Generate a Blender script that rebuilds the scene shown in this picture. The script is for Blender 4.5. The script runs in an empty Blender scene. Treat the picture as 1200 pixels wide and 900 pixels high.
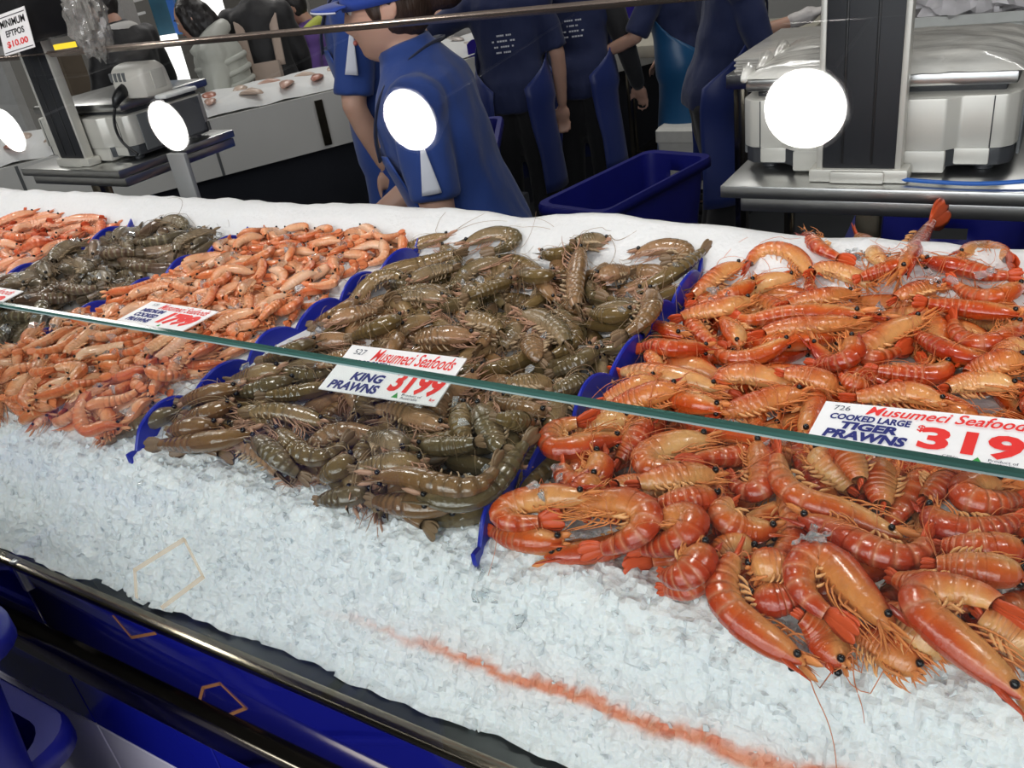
import bpy, bmesh, math, random
import numpy as np
from mathutils import Vector, Matrix, kdtree
SC = bpy.context.scene
COL = SC.collection
PI = math.pi
RNG = np.random.default_rng(7)
CAMZ = 1.75
# ---------------------------------------------------------------- camera frame
FPX = 1010.0
_ex = np.array((1720., 280., -1010.)); _ex /= np.linalg.norm(_ex)          # counter axis, in camera axes (right, down, forward)
_dn = np.array((295., 1830., 1010.)); _dn -= _ex * _dn.dot(_ex); _dn /= np.linalg.norm(_dn)
_ez = -_dn
_ey = np.cross(_ez, _ex)
AX = np.array((_ex, _ey, _ez))           # rows: world axes in camera axes
CAM = np.array((0., 0., CAMZ))
def ray(px, py):
    return AX @ np.array((px - 600., py - 450., FPX))
def at_z(px, py, z):
    d = ray(px, py); return CAM + d * ((z - CAMZ) / d[2])
def at_y(px, py, y):
    d = ray(px, py); return CAM + d * (y / d[1])
def at_d(px, py, depth):
    return CAM + ray(px, py) * (depth / FPX)
def proj(p):
    v = AX.T @ (np.asarray(p, float) - CAM)
    return 600 + FPX * v[0] / v[2], 450 + FPX * v[1] / v[2]
cam = bpy.data.cameras.new('camera'); co = bpy.data.objects.new('camera', cam); COL.objects.link(co)
cam.sensor_width = 36; cam.lens = FPX / 1200 * 36; cam.clip_start = .02; cam.clip_end = 60
_r, _d, _f = AX[:, 0], AX[:, 1], AX[:, 2]
m = Matrix((( _r[0], -_d[0], -_f[0], 0), (_r[1], -_d[1], -_f[1], 0), (_r[2], -_d[2], -_f[2], CAMZ), (0, 0, 0, 1)))
co.matrix_world = m
SC.camera = co
SC.view_settings.view_transform = 'Standard'; SC.view_settings.look = 'None'
SC.view_settings.gamma = 1; SC.view_settings.use_curve_mapping = False; SC.view_settings.exposure = 0.0
# ---------------------------------------------------------------- materials
class NT:
    def __init__(s, name):
        s.m = bpy.data.materials.new(name); s.m.use_nodes = True
        s.t = s.m.node_tree; s.t.nodes.clear()
        s.out = s.n('ShaderNodeOutputMaterial')
    def n(s, typ, **kw):
        x = s.t.nodes.new(typ)
        for k, v in kw.items(): setattr(x, k, v)
        return x
    def l(s, a, b): s.t.links.new(a, b)
    def val(s, sock, v):
        if isinstance(v, bpy.types.NodeSocket): s.l(v, sock)
        else: sock.default_value = v
    def math(s, op, a, b=0., c=None):
        x = s.n('ShaderNodeMath', operation=op); s.val(x.inputs[0], a); s.val(x.inputs[1], b)
        if c is not None: s.val(x.inputs[2], c)
        return x.outputs[0]
    def mix(s, f, a, b, blend='MIX'):
        x = s.n('ShaderNodeMix', data_type='RGBA', blend_type=blend)
        s.val(x.inputs[0], f); s.val(x.inputs[6], a if not isinstance(a, tuple) else (*a[:3], 1)); s.val(x.inputs[7], b if not isinstance(b, tuple) else (*b[:3], 1))
        return x.outputs[2]
    def noise(s, scale, detail=2, vec=None, out=0):
        x = s.n('ShaderNodeTexNoise'); x.inputs['Scale'].default_value = scale; x.inputs['Detail'].default_value = detail
        if vec is not None: s.l(vec, x.inputs['Vector'])
        return x.outputs[out]
    def ramp(s, f, stops):
        x = s.n('ShaderNodeValToRGB'); e = x.color_ramp.elements
        while len(e) < len(stops): e.new(.5)
        for k, (p, c) in enumerate(stops):
            e[k].position = p; e[k].color = (*c, 1) if len(c) == 3 else c
        s.val(x.inputs[0], f); return x.outputs[0]
    def bsdf(s, **kw):
        b = s.n('ShaderNodeBsdfPrincipled')
        for k, v in kw.items():
            v = (*v, 1) if isinstance(v, tuple) and len(v) == 3 and b.inputs[k].type == 'RGBA' else v
            s.val(b.inputs[k], v)
        s.l(b.outputs[0], s.out.inputs[0]); return b
    def bump(s, b, h, strength=.3, dist=.002):
        x = s.n('ShaderNodeBump'); x.inputs['Strength'].default_value = strength; x.inputs['Distance'].default_value = dist
        s.l(h, x.inputs['Height']); s.l(x.outputs[0], b.inputs['Normal'])
    def obj(s): return s.n('ShaderNodeTexCoord').outputs['Object']
    def uv(s): return s.n('ShaderNodeTexCoord').outputs['UV']
def simple(name, col, rough=.5, metal=0., var=.12, nscale=30., bump=0., **kw):
    t = NT(name); c = t.obj()
    f = t.noise(nscale, 3, c)
    lo = tuple(x * (1 - var) for x in col); hi = tuple(min(1, x * (1 + var)) for x in col)
    colr = t.mix(f, lo, hi)
    b = t.bsdf(**{'Base Color': colr, 'Roughness': rough, 'Metallic': metal, **kw})
    if bump: t.bump(b, f, bump, .004)
    return t.m
def emit(name, col, strength):
    t = NT(name); e = t.n('ShaderNodeEmission'); e.inputs[0].default_value = (*col, 1); e.inputs[1].default_value = strength
    t.l(e.outputs[0], t.out.inputs[0]); return t.m
def pane(name, tint=(1, 1, 1), f0=.04, rough=0.):
    """clear pane: transparent plus a Schlick-weighted mirror, the same from either side"""
    t = NT(name); g = t.n('ShaderNodeNewGeometry')
    d = t.n('ShaderNodeVectorMath', operation='DOT_PRODUCT'); t.l(g.outputs['Incoming'], d.inputs[0]); t.l(g.outputs['Normal'], d.inputs[1])
    k = t.math('POWER', t.math('SUBTRACT', 1., t.math('ABSOLUTE', d.outputs['Value'])), 5.)
    fr = t.math('MULTIPLY_ADD', k, 1 - f0, f0)
    tr = t.n('ShaderNodeBsdfTransparent'); tr.inputs[0].default_value = (*tint, 1)
    gl = t.n('ShaderNodeBsdfGlossy'); gl.inputs['Roughness'].default_value = rough
    mx = t.n('ShaderNodeMixShader'); t.l(fr, mx.inputs[0]); t.l(tr.outputs[0], mx.inputs[1]); t.l(gl.outputs[0], mx.inputs[2])
    t.l(mx.outputs[0], t.out.inputs[0]); return t.m
# ---------------------------------------------------------------- mesh building
class MB:
    def __init__(s): s.v = []; s.f = []; s.u = []; s.a = []; s.n = 0; s.mi = []; s.hasuv = False
    def add(s, v, f, uv=None, mi=0):
        v = np.asarray(v, float).reshape(-1, 3)
        s.v.append(v); s.f += [tuple(i + s.n for i in q) for q in f]; s.mi += [mi] * len(f)
        if uv is None: uv = np.zeros((len(v), 2))
        else: s.hasuv = True
        s.u.append(np.asarray(uv, float).reshape(-1, 2)); s.n += len(v); return s
    def verts(s): return np.concatenate(s.v)
    def grid(s, P, U=None, closed=False, mi=0, flip=False):
        P = np.asarray(P, float); n, k = P.shape[:2]
        f = []
        kk = k if closed else k - 1
        for i in range(n - 1):
            for j in range(kk):
                a, b = i * k + j, i * k + (j + 1) % k
                q = (a, b, b + k, a + k)
                f.append(q[::-1] if flip else q)
        return s.add(P.reshape(-1, 3), f, None if U is None else np.asarray(U).reshape(-1, 2), mi)
    def loft(s, rings, caps=True, mi=0):
        """rings (n,k,3): closed rings"""
        P = np.asarray(rings, float); n, k = P.shape[:2]; b = s.n
        s.grid(P, closed=True, mi=mi)
        if caps:
            s.f.append(tuple(b + j for j in range(k))[::-1]); s.f.append(tuple(b + (n - 1) * k + j for j in range(k))); s.mi += [mi, mi]
        return s
    def tube(s, pts, r, n=8, flat=None, caps=True, mi=0):
        pts = np.asarray(pts, float); m = len(pts)
        r = np.full(m, r) if np.isscalar(r) else np.asarray(r, float)
        T = np.gradient(pts, axis=0); T /= np.linalg.norm(T, axis=1)[:, None] + 1e-12
        ref = np.array((0, 0, 1.)) if abs(T[0][2]) < .9 else np.array((1., 0, 0))
        if flat is not None: ref = np.asarray(flat[0], float)
        rings = []; U = ref
        th = np.arange(n) * 2 * PI / n
        for i in range(m):
            U = U - T[i] * U.dot(T[i]); U = U / (np.linalg.norm(U) + 1e-12); W = np.cross(T[i], U)
            k = flat[1] if flat is not None else 1.
            rings.append(pts[i] + r[i] * (np.outer(np.cos(th), U) * k + np.outer(np.sin(th), W)))
        return s.loft(rings, caps, mi)
    def capsule(s, pts, r, n=12):
        """round-ended tapered tube"""
        pts = np.asarray(pts, float); r = np.asarray(r, float)
        d0 = pts[0] - pts[1]; d0 /= np.linalg.norm(d0); d1 = pts[-1] - pts[-2]; d1 /= np.linalg.norm(d1)
        P = [pts[0] + d0 * r[0] * .98, pts[0] + d0 * r[0] * .75] + list(pts) + [pts[-1] + d1 * r[-1] * .75, pts[-1] + d1 * r[-1] * .98]
        Rr = [r[0] * .15, r[0] * .66] + list(r) + [r[-1] * .66, r[-1] * .15]
        return s.tube(P, Rr, n)
    def box(s, lo, hi, bev=0., M=None, mi=0, seg=2):
        lo = np.minimum(lo, hi) if True else lo; hi_ = np.maximum(lo, hi)
        bm = bmesh.new(); bmesh.ops.create_cube(bm, size=1)
        c = (np.asarray(lo, float) + hi_) / 2; d = hi_ - np.asarray(lo, float)
        for v in bm.verts: v.co = Vector((c[0] + v.co.x * d[0], c[1] + v.co.y * d[1], c[2] + v.co.z * d[2]))
        if bev > 0: bmesh.ops.bevel(bm, geom=bm.edges[:], offset=min(bev, min(d) * .45), segments=seg, affect='EDGES', profile=.5)
        return s.bm(bm, M, mi)
    def bm(s, bm, M=None, mi=0):
        bm.verts.index_update()
        v = [tuple((M @ x.co) if M is not None else x.co) for x in bm.verts]
        f = [tuple(x.index for x in q.verts) for q in bm.faces]
        bm.free(); return s.add(v, f, None, mi)
    def prism(s, outline, axis, a, b, mi=0, bev=0.):
        """outline: 2D points in the plane of the two other axes (order x<y<z), extruded along axis from a to b"""
        bm = bmesh.new()
        def put(p, t): q = [p[0], p[1]]; q.insert(axis, t); return bm.verts.new(q)
        A = [put(p, a) for p in outline]; B = [put(p, b) for p in outline]; n = len(A)
        bm.faces.new(A[::-1]); bm.faces.new(B)
        for i in range(n): bm.faces.new((A[i], A[(i + 1) % n], B[(i + 1) % n], B[i]))
        bmesh.ops.recalc_face_normals(bm, faces=bm.faces[:])
        if bev: bmesh.ops.bevel(bm, geom=bm.edges[:], offset=bev, segments=2, affect='EDGES', profile=.5)
        return s.bm(bm, None, mi)
    def sphere(s, c, r, n=10, k=7, scale=(1, 1, 1), axes=None):
        th = np.arange(n) * 2 * PI / n
        rings = []
        for i in range(k + 1):
            ph = PI * (i + .02 if i == 0 else (i - .02 if i == k else i)) / k
            q = np.stack((np.sin(ph) * np.cos(th) * scale[0], np.sin(ph) * np.sin(th) * scale[1], np.full(n, -np.cos(ph)) * scale[2]), 1) * r
            if axes is not None: q = q @ np.asarray(axes)
            rings.append(np.asarray(c) + q)
        return s.loft(rings)
    def build(s, name, mat, parent=None, smooth=True, sharp=None, origin=None):
        V = s.verts()
        if parent is not None: O = ORG[parent.name]
        else:
            lo, hi = V.min(0), V.max(0)
            O = np.array(((lo[0] + hi[0]) / 2, (lo[1] + hi[1]) / 2, lo[2])) if origin is None else np.asarray(origin, float)
        me = bpy.data.meshes.new(name); me.from_pydata((V - O).tolist(), [], s.f)
        if s.hasuv:
            U = np.concatenate(s.u); ul = me.uv_layers.new(name='UVMap')
            idx = np.zeros(len(me.loops), int); me.loops.foreach_get('vertex_index', idx)
            ul.data.foreach_set('uv', U[idx].ravel())
        for mt in (mat if isinstance(mat, (list, tuple)) else [mat]): me.materials.append(mt)
        if isinstance(mat, (list, tuple)): me.polygons.foreach_set('material_index', s.mi)
        if smooth: me.polygons.foreach_set('use_smooth', [True] * len(me.polygons))
        o = bpy.data.objects.new(name, me); COL.objects.link(o)
        if parent is not None: o.parent = parent
        else: o.location = O
        ORG[o.name] = O
        if smooth and sharp:
            me.set_sharp_from_angle(angle=math.radians(sharp))
        return o
ORG = {}
def thing(name, loc, label, cat, group=None):
    o = bpy.data.objects.new(name, None); COL.objects.link(o); o.location = loc; o.empty_display_size = .05
    ORG[o.name] = np.asarray(loc, float)
    return tag(o, label, cat, group)
def tag(o, label=None, cat=None, group=None, kind=None):
    if label: o['label'] = label
    if cat: o['category'] = cat
    if group: o['group'] = group
    if kind: o['kind'] = kind
    return o
def part(o, label): o['label'] = label; return o
def copy_tree(src, loc, group=None, label=None):
    def cp(o, par):
        c = o.copy(); COL.objects.link(c); c.parent = par
        for ch in o.children: cp(ch, c)
        return c
    r = cp(src, None); r.location = loc
    if label: r['label'] = label
    if group: r['group'] = group
    return r
def remesh(o, voxel, smooth_it=4, disp=0., dscale=8.):
    """fuse overlapping solids of one body into one continuous skin"""
    m = o.modifiers.new('r', 'REMESH'); m.mode = 'VOXEL'; m.voxel_size = voxel; m.use_smooth_shade = True
    if smooth_it:
        q = o.modifiers.new('s', 'SMOOTH'); q.iterations = smooth_it; q.factor = .5
    dg = bpy.context.evaluated_depsgraph_get(); e = o.evaluated_get(dg)
    me = bpy.data.meshes.new_from_object(e); old = o.data
    mats = [x for x in old.materials]
    o.modifiers.clear(); o.data = me; bpy.data.meshes.remove(old)
    me.materials.clear()
    for x in mats: me.materials.append(x)
    if disp:
        n = len(me.vertices); co_ = np.zeros(n * 3); me.vertices.foreach_get('co', co_); nn = np.zeros(n * 3); me.vertices.foreach_get('normal', nn)
        co_ = co_.reshape(-1, 3); nn = nn.reshape(-1, 3)
        from mathutils import noise as nz
        d = np.array([nz.noise(Vector(p) * dscale + Vector((3, 1, 2))) + .5 * nz.noise(Vector((p[0], p[1], p[2] * .5)) * dscale * 2.3) for p in co_]) * disp
        me.vertices.foreach_set('co', (co_ + nn * d[:, None]).ravel())
    me.polygons.foreach_set('use_smooth', [True] * len(me.polygons)); me.update()
    return o
def text_mb(s, size, bold=0., shear=0., align='LEFT', width=None):
    """flat letters as a mesh in the XY plane, origin at the baseline"""
    cu = bpy.data.curves.new('t', 'FONT'); cu.body = s; cu.size = size; cu.offset = bold; cu.shear = shear; cu.align_x = align; cu.resolution_u = 3
    o = bpy.data.objects.new('t', cu); COL.objects.link(o)
    dg = bpy.context.evaluated_depsgraph_get(); e = o.evaluated_get(dg); me = e.to_mesh()
    v = np.array([x.co[:] for x in me.vertices]); f = [tuple(p.vertices) for p in me.polygons]
    e.to_mesh_clear(); bpy.data.objects.remove(o); bpy.data.curves.remove(cu)
    if width is not None and len(v):
        w = v[:, 0].max() - v[:, 0].min(); v[:, 0] *= width / w
    return v, f
# ================================================================ the ice counter
def DZ(drop): return CAMZ - drop
M_ICE = None
def ice_mat(name, chip=False):
    t = NT(name); c = t.obj()
    n1 = t.noise(55 if chip else 38, 3, c); n2 = t.noise(7, 2, c)
    col = t.mix(n1, (.86, .885, .895), (.96, .965, .965)); col = t.mix(t.math('MULTIPLY', n2, .22), col, (.76, .82, .86))
    if chip:
        b = t.bsdf(**{'Base Color': (.94, .97, .99), 'Roughness': .09, 'IOR': 1.31, 'Transmission Weight': .28})
    else:
        a = t.n('ShaderNodeVertexColor', layer_name='stain')
        sc = t.mix(t.noise(60, 3, c), (.74, .20, .09), (.84, .40, .26))
        k = t.n('ShaderNodeSeparateColor'); t.l(a.outputs[0], k.inputs[0])
        col = t.mix(k.outputs[0], col, sc)
        b = t.bsdf(**{'Base Color': col, 'Roughness': t.math('MULTIPLY_ADD', n1, .35, .12), 'IOR': 1.31,
                      'Subsurface Weight': .5, 'Subsurface Radius': (.03, .034, .038), 'Subsurface Scale': .6})
        vo = t.n('ShaderNodeTexVoronoi'); vo.inputs['Scale'].default_value = 150; t.l(c, vo.inputs['Vector'])
        t.bump(b, t.math('ADD', t.math('MULTIPLY', vo.outputs['Distance'], 1.3), t.noise(210, 3, c)), .55, .0035)
    return t.m
M_ICE = ice_mat('crushed_ice'); M_CHIP = ice_mat('ice_chip', True)
M_SNOW = simple('shaved_ice', (.80, .805, .80), .5, 0, .04, 120, .5, **{'Subsurface Weight': .3, 'Subsurface Radius': (.01, .011, .012)})
M_STEEL = simple('brushed_steel', (.62, .62, .61), .28, 1., .12, 25)
M_STEELD = simple('worn_steel', (.20, .175, .135), .15, 1., .45, 7)
M_NAVY = simple('navy_gloss_panel', (.006, .008, .16), .07, 0, .15, 6, **{'Coat Weight': 1., 'Coat Roughness': .03})
M_BLUEP = simple('blue_plastic', (.010, .022, .36), .32, 0, .12, 14)
M_TUB = simple('tub_blue_plastic', (.008, .011, .21), .38, 0, .2, 10)
M_TILEW = simple('white_wall_tile', (.78, .75, .86), .12, 0, .02, 5)
M_TILEB = simple('blue_wall_tile', (.008, .012, .26), .10, 0, .1, 5)
M_GROUT = simple('pale_grout', (.85, .85, .88), .8)
M_GLASS = pane('clear_glass', (.965, .985, .975)); M_GLASSB = pane('guard_glass', (.95, .965, .96), .05)
def edge_glass(name, col, rough=.08):
    t = NT(name); f = t.noise(9, 2, t.obj())
    t.bsdf(**{'Base Color': t.mix(f, tuple(c * .5 for c in col), tuple(min(1, c * 1.6) for c in col)), 'Roughness': rough, 'Transmission Weight': .35, 'IOR': 1.5}); return t.m
M_EDGE = edge_glass('green_glass_edge', (.060, .155, .130)); M_EDGEP = edge_glass('pale_glass_edge', (.42, .55, .53)); M_BRONZE = simple('bronze_trim', (.42, .34, .29), .25, .8, .2, 6)
XL, XR = -4.2, 1.3
# ---- counter carcass
ctr = thing('display_counter', (-1.0, .8, 0), 'long steel and blue-tiled ice counter filling the foreground under the prawns', 'counter')
b = MB().box((XL, .38, DZ(.675)), (XR, 1.24, DZ(.66)), .003); b.build('ice_trough', simple('trough_steel', (.07, .08, .08), .35, .8, .3, 9), ctr, sharp=30)
b = MB().box((XL, 1.225, DZ(.67)), (XR, 1.245, DZ(.53)), .004); b.build('rear_upstand', M_STEEL, ctr, sharp=30)
b = MB().box((XL, .3695, DZ(.660)), (XR, .386, DZ(.6525)), .0015); b.build('glass_channel', M_STEELD, ctr, sharp=30)
b = MB().box((-1.09, .374, DZ(.79)), (XR, .386, DZ(.656)), .002); b.build('front_panel', M_NAVY, ctr, sharp=30)
b = MB().box((XL, .374, DZ(.79)), (-1.096, .386, DZ(.656)), .002); b.build('front_panel', M_NAVY, ctr, sharp=30)
b = MB().box((-1.0975, .3715, DZ(.70)), (-1.0885, .38, DZ(.650)), .001); b.build('joint_strip', M_STEEL, ctr, sharp=30)
b = MB().prism([(.392, DZ(.760)), (.356, DZ(.768)), (.350, DZ(.774)), (.350, DZ(.812)), (.356, DZ(.818)), (.392, DZ(.822))], 0, XL, XR, bev=.0025)
b.build('bumper_rail', M_STEELD, ctr, sharp=40)
b = MB().box((XL, .380, .02), (XR, .392, DZ(.80))); b.build('grout_backing', M_GROUT, ctr)
tw = MB(); tb = MB()
x = -1.0976 - 8 * .2962
while x < XR:
    for z0, z1, q in ((.10, .48, tw), (.484, .783, tw), (.787, DZ(.815), tb)):
        q.box((x + .0016, .3715, z0), (x + .2946, .382, z1), .0012, seg=1)
    x += .2962
tw.build('white_tiles', M_TILEW, ctr, sharp=30); tb.build('blue_tile_band', M_TILEB, ctr, sharp=30)
b = MB().box((XL, 1.2, .05), (XR, 1.23, DZ(.66))).box((XL, .40, .0), (XR, .43, .1)); b.build('carcass_panel', simple('dark_laminate', (.02, .025, .06), .5), ctr)
# ---- front pane
fg = MB()
fg.grid([[(XL, .372, DZ(.655)), (XL, .372, DZ(.2528))], [(XR, .372, DZ(.655)), (XR, .372, DZ(.2528))]])
fg.grid([[(XL, .3782, DZ(.2528)), (XL, .3782, DZ(.655))], [(XR, .3782, DZ(.2528)), (XR, .3782, DZ(.655))]])
fgo = fg.build('front_glass_screen', M_GLASS, smooth=False, origin=(-1, .377, DZ(.655)))
tag(fgo, 'clear front glass screen with a green top edge, nearest the camera', 'glass')
e = MB().prism([(.372, DZ(.2528)), (.372, DZ(.2521)), (.3730, DZ(.2512)), (.3772, DZ(.2512)), (.3782, DZ(.2521)), (.3782, DZ(.2528))], 0, XL, XR)
part(e.build('polished_edge', M_EDGE, fgo, smooth=False), 'dark green polished top edge')
e = MB().box((XL, .3718, DZ(.2540)), (XR, .3722, DZ(.2528))); e.build('edge_arris', M_EDGEP, fgo, smooth=False)
# thin strips drawing a hexagon outline on a flat face
def hex_outline(pix, y, w, name, mat, parent):
    P = [at_y(px, py, y) for px, py in pix]; q = MB()
    for a, c in zip(P[:-1], P[1:]):
        d = (c - a) / np.linalg.norm(c - a); nrm = np.cross(d, (0, 1, 0)); a2 = a - d * w * .35; c2 = c + d * w * .35
        q.loft([[a2 + nrm * w / 2 + (0, -.0004, 0), a2 - nrm * w / 2 + (0, -.0004, 0), a2 - nrm * w / 2, a2 + nrm * w / 2], [c2 + nrm * w / 2 + (0, -.0004, 0), c2 - nrm * w / 2 + (0, -.0004, 0), c2 - nrm * w / 2, c2 + nrm * w / 2]])
    return q.build(name, mat, parent, smooth=False)
def outline_mat(name, col, a):
    t = NT(name); t.bsdf(**{'Base Color': col, 'Roughness': .4, 'Alpha': a}); return t.m
part(hex_outline([(160, 700), (158, 668), (216, 632), (238, 676), (190, 712)], .3716, .0048, 'hexagon_outline', outline_mat('beige_outline', (.75, .62, .42), .42), fgo), 'faint beige hexagon outline')
hx = outline_mat('painted_reflection', (.35, .15, .05), .55)  # reflections of the hexagon, painted on the panel as brown strips
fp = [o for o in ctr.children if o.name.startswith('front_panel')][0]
hex_outline([(133, 722), (154, 747), (182, 742)], .3739, .0042, 'hexagon_outline', hx, fp)
hex_outline([(232, 828), (238, 806), (258, 801), (288, 830), (268, 838)], .3739, .0042, 'hexagon_outline', hx, fp)
# ---- slanted rear guard pane
TIL = math.radians(42); GB = np.array((1.2, DZ(.44))); GD = np.array((math.sin(TIL), math.cos(TIL))); GN = np.array((-math.cos(TIL), math.sin(TIL)))
GL = .278 / math.cos(TIL); GT = GB + GD * GL
def gpt(x, l, off): p = GB + GD * l - GN * off; return (x, p[0], p[1])
bg = MB(); GX0 = -4.2
bg.grid([[gpt(GX0, -.07, 0), gpt(GX0, GL, 0)], [gpt(XR, -.07, 0), gpt(XR, GL, 0)]])
bgo = bg.build('rear_guard_glass', M_GLASSB, smooth=False, origin=(-1, 1.2, DZ(.44)))
tag(bgo, 'slanted clear glass guard with bronze top edge behind the ice, reflecting round lamps', 'glass')
def slab(x0, x1, l0, l1, o0, o1):
    q = [gpt(0, l0, o0)[1:], gpt(0, l1, o0)[1:], gpt(0, l1, o1)[1:], gpt(0, l0, o1)[1:]]
    return MB().prism(q, 0, x0, x1, bev=.001)
slab(GX0, XR, GL - .001, GL + .007, -.001, .016).build('top_edge', M_BRONZE, bgo, sharp=30)
slab(GX0, XR, -.10, -.070, -.004, .012).build('bottom_channel', M_STEEL, bgo, sharp=30)
for px, py in ((208, 185), (-330, 250)):
    p = at_y(px, py, 1.36)
    p = at_y(px, py, 1.29); b = MB().box((p[0] - .030, 1.285, 1.0), (p[0] + .030, 1.297, p[2] + .01), .002)
    b.build('steel_bracket', simple('dull_steel', (.42, .42, .42), .5, .6, .1, 9), bgo, sharp=30)
# ---- ice bed
PROF = [(.394, .656), (.402, .652), (.408, .640), (.412, .622), (.419, .606), (.4265, .597), (.432, .583), (.440, .566), (.450, .546), (.462, .524), (.478, .511), (.50, .506), (.545, .508), (.60, .512), (.70, .512), (1.03, .512), (1.06, .505), (1.085, .487), (1.11, .465), (1.135, .449), (1.16, .439), (1.178, .440), (1.19, .455), (1.20, .51), (1.205, .60)]
_PY = np.array([p[0] for p in PROF]); _PD = np.array([p[1] for p in PROF])
def mid_drop(x):
    return np.interp(x, [-2.2, -1.72, -1.64, -1.34, -1.28, -.93, -.87, -.42, -.36, .3], [.482, .482, .489, .489, .477, .477, .505, .505, .512, .512])
def bed_drop(x, y):
    d = np.interp(y, _PY, _PD)
    w = np.clip((y - .50) / .06, 0, 1) * np.clip((1.07 - y) / .05, 0, 1)
    return d * (1 - w) + mid_drop(x) * w + np.clip((y - 1.08) / .06, 0, 1) * np.interp(x, [-.6, 0, .5], [0, .020, .03])
def bed_z(x, y): return CAMZ - bed_drop(x, y)
def facets(P, N, spacing, amp, tilt, seed, bounds=None):
    """crushed-ice relief: each nearest-seed cell is a small tilted facet"""
    r = np.random.default_rng(seed); lo = P.min(0); hi = P.max(0)
    n = max(10, int(len(P) * .26)); S = P[r.integers(0, len(P), n)] + r.normal(0, spacing * .3, (n, 3))
    kd = kdtree.KDTree(n)
    for i, s_ in enumerate(S): kd.insert(Vector(s_), i)
    kd.balance()
    off = r.normal(0, amp, n); tl = r.normal(0, tilt, (n, 3))
    d = np.zeros(len(P))
    for i, p in enumerate(P):
        c, j, dist = kd.find(Vector(p)); d[i] = off[j] + tl[j] @ (p - S[j])
    return P + N * d[:, None]
from mathutils import noise as NZ
def nz(p, s, seed=0.): return NZ.noise(Vector((p[0] * s + seed, p[1] * s - seed, p[2] * s + .37 * seed)))
def front_bank():
    xs = np.concatenate((np.arange(-3.4, -1.5, .016), np.arange(-1.5, -.95, .0065), np.arange(-.95, .20, .0042), np.arange(.2, .8, .03)))
    # even steps along the profile arc
    yy = np.interp(np.linspace(0, 1, 400), np.linspace(0, 1, len(_PY[:14])), _PY[:14]); zz = -np.interp(yy, _PY, _PD)
    s = np.concatenate(([0], np.cumsum(np.hypot(np.diff(yy), np.diff(zz))))); n = 62
    ys = np.interp(np.linspace(0, s[-1], n), s, yy)
    P = []
    for x in xs:
        edge = .010 * NZ.noise(Vector((x * 9, .3, 0))) + .006 * NZ.noise(Vector((x * 31, 2.3, 0))) + np.interp(x, [-3, -1.2, -.8, -.45, 0], [-.006, -.006, .004, .012, .012])
        for y in ys:
            w = np.clip((.47 - y) / .06, 0, 1)
            z = bed_z(x, y)
            P.append((x, y + edge * w, z + .006 * NZ.noise(Vector((x * 14, y * 14, 5)))))
    P = np.array(P).reshape(len(xs), n, 3)
    gx = np.gradient(P, axis=0); gy = np.gradient(P, axis=1); N = np.cross(gx, gy); N /= np.linalg.norm(N, axis=2)[:, :, None] + 1e-9
    Q = facets(P.reshape(-1, 3), N.reshape(-1, 3), .0055, .0022, .20, 3)
    return P, N, Q.reshape(P.shape)
_P, _N, _Q = front_bank()
m_ = MB().grid(_Q)
ib = m_.build('crushed_ice_bank', M_ICE, smooth=True, origin=(-1, .47, DZ(.656)))
tag(ib, 'sloping bank of crushed ice behind the front glass, with an orange-stained crack', 'ice', kind='stuff')
ib.data.set_sharp_from_angle(angle=math.radians(30))
ca = ib.data.color_attributes.new('stain', 'FLOAT_COLOR', 'POINT')
_fl = _P.reshape(-1, 3); xa = at_y(330, 680, .425)[0]; xb = at_y(540, 768, .425)[0]
st = np.clip((_fl[:, 0] - xa) / (xb - xa), 0, 1) ** 1.6
wob = np.array([.0022 * NZ.noise(Vector((p[0] * 22, 1, 0))) + .0012 * NZ.noise(Vector((p[0] * 90, 7, 0))) for p in _fl])
dy = np.abs(_fl[:, 1] - .4275 - wob - np.interp(_fl[:, 0], [-.45, 0], [.004, .011])); core = np.exp(-(dy / np.interp(_fl[:, 0], [-.5, -.1], [.0020, .0036])) ** 4) * .86 + np.exp(-(dy / .009) ** 2) * .16
sv = np.clip(st * core, 0, 1); ca.data.foreach_set('color', np.stack((sv, sv, sv, np.ones_like(sv)), 1).ravel())
def back_bed():
    xs = np.arange(-4.0, .9, .022); ys = np.concatenate((np.arange(.555, 1.05, .025), np.arange(1.05, 1.206, .007)))
    P = np.array([[(x, y, bed_z(x, y) - (.004 if y < .6 else 0) + (.010 * nz((x, y, 0), 6.) + .005 * nz((x, y, 0), 21.)) * np.clip((y - 1.0) / .1, .2, 1) + .0016 * nz((x, y, 0), 120.)) for y in ys] for x in xs])
    return P
mb = MB().grid(back_bed()).build('shaved_ice_bank', M_SNOW, origin=(-1, 1.1, DZ(.6)))
tag(mb, 'smooth white bank of shaved ice along the back of the counter', 'ice', kind='stuff')
# loose chips: uncountable
def hull_templates(k):
    out = []; r = np.random.default_rng(11)
    for i in range(k):
        bm = bmesh.new()
        for p in r.normal(0, 1, (9, 3)): p = p / np.linalg.norm(p) * r.uniform(.6, 1); bm.verts.new((p[0], p[1] * .8, p[2] * .55))
        h = bmesh.ops.convex_hull(bm, input=bm.verts[:])
        bmesh.ops.delete(bm, geom=[g for g in h['geom_interior'] if isinstance(g, bmesh.types.BMVert)], context='VERTS')
        bm.verts.index_update(); out.append((np.array([v.co[:] for v in bm.verts]), [tuple(v.index for v in f.verts) for f in bm.faces])); bm.free()
    return out
CHIPS = hull_templates(14)
def rot3(r):
    q = r.normal(0, 1, 4); q /= np.linalg.norm(q); w, x, y, z = q
    return np.array(((1 - 2 * (y * y + z * z), 2 * (x * y - z * w), 2 * (x * z + y * w)), (2 * (x * y + z * w), 1 - 2 * (x * x + z * z), 2 * (y * z - x * w)), (2 * (x * z - y * w), 2 * (y * z + x * w), 1 - 2 * (x * x + y * y))))
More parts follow.
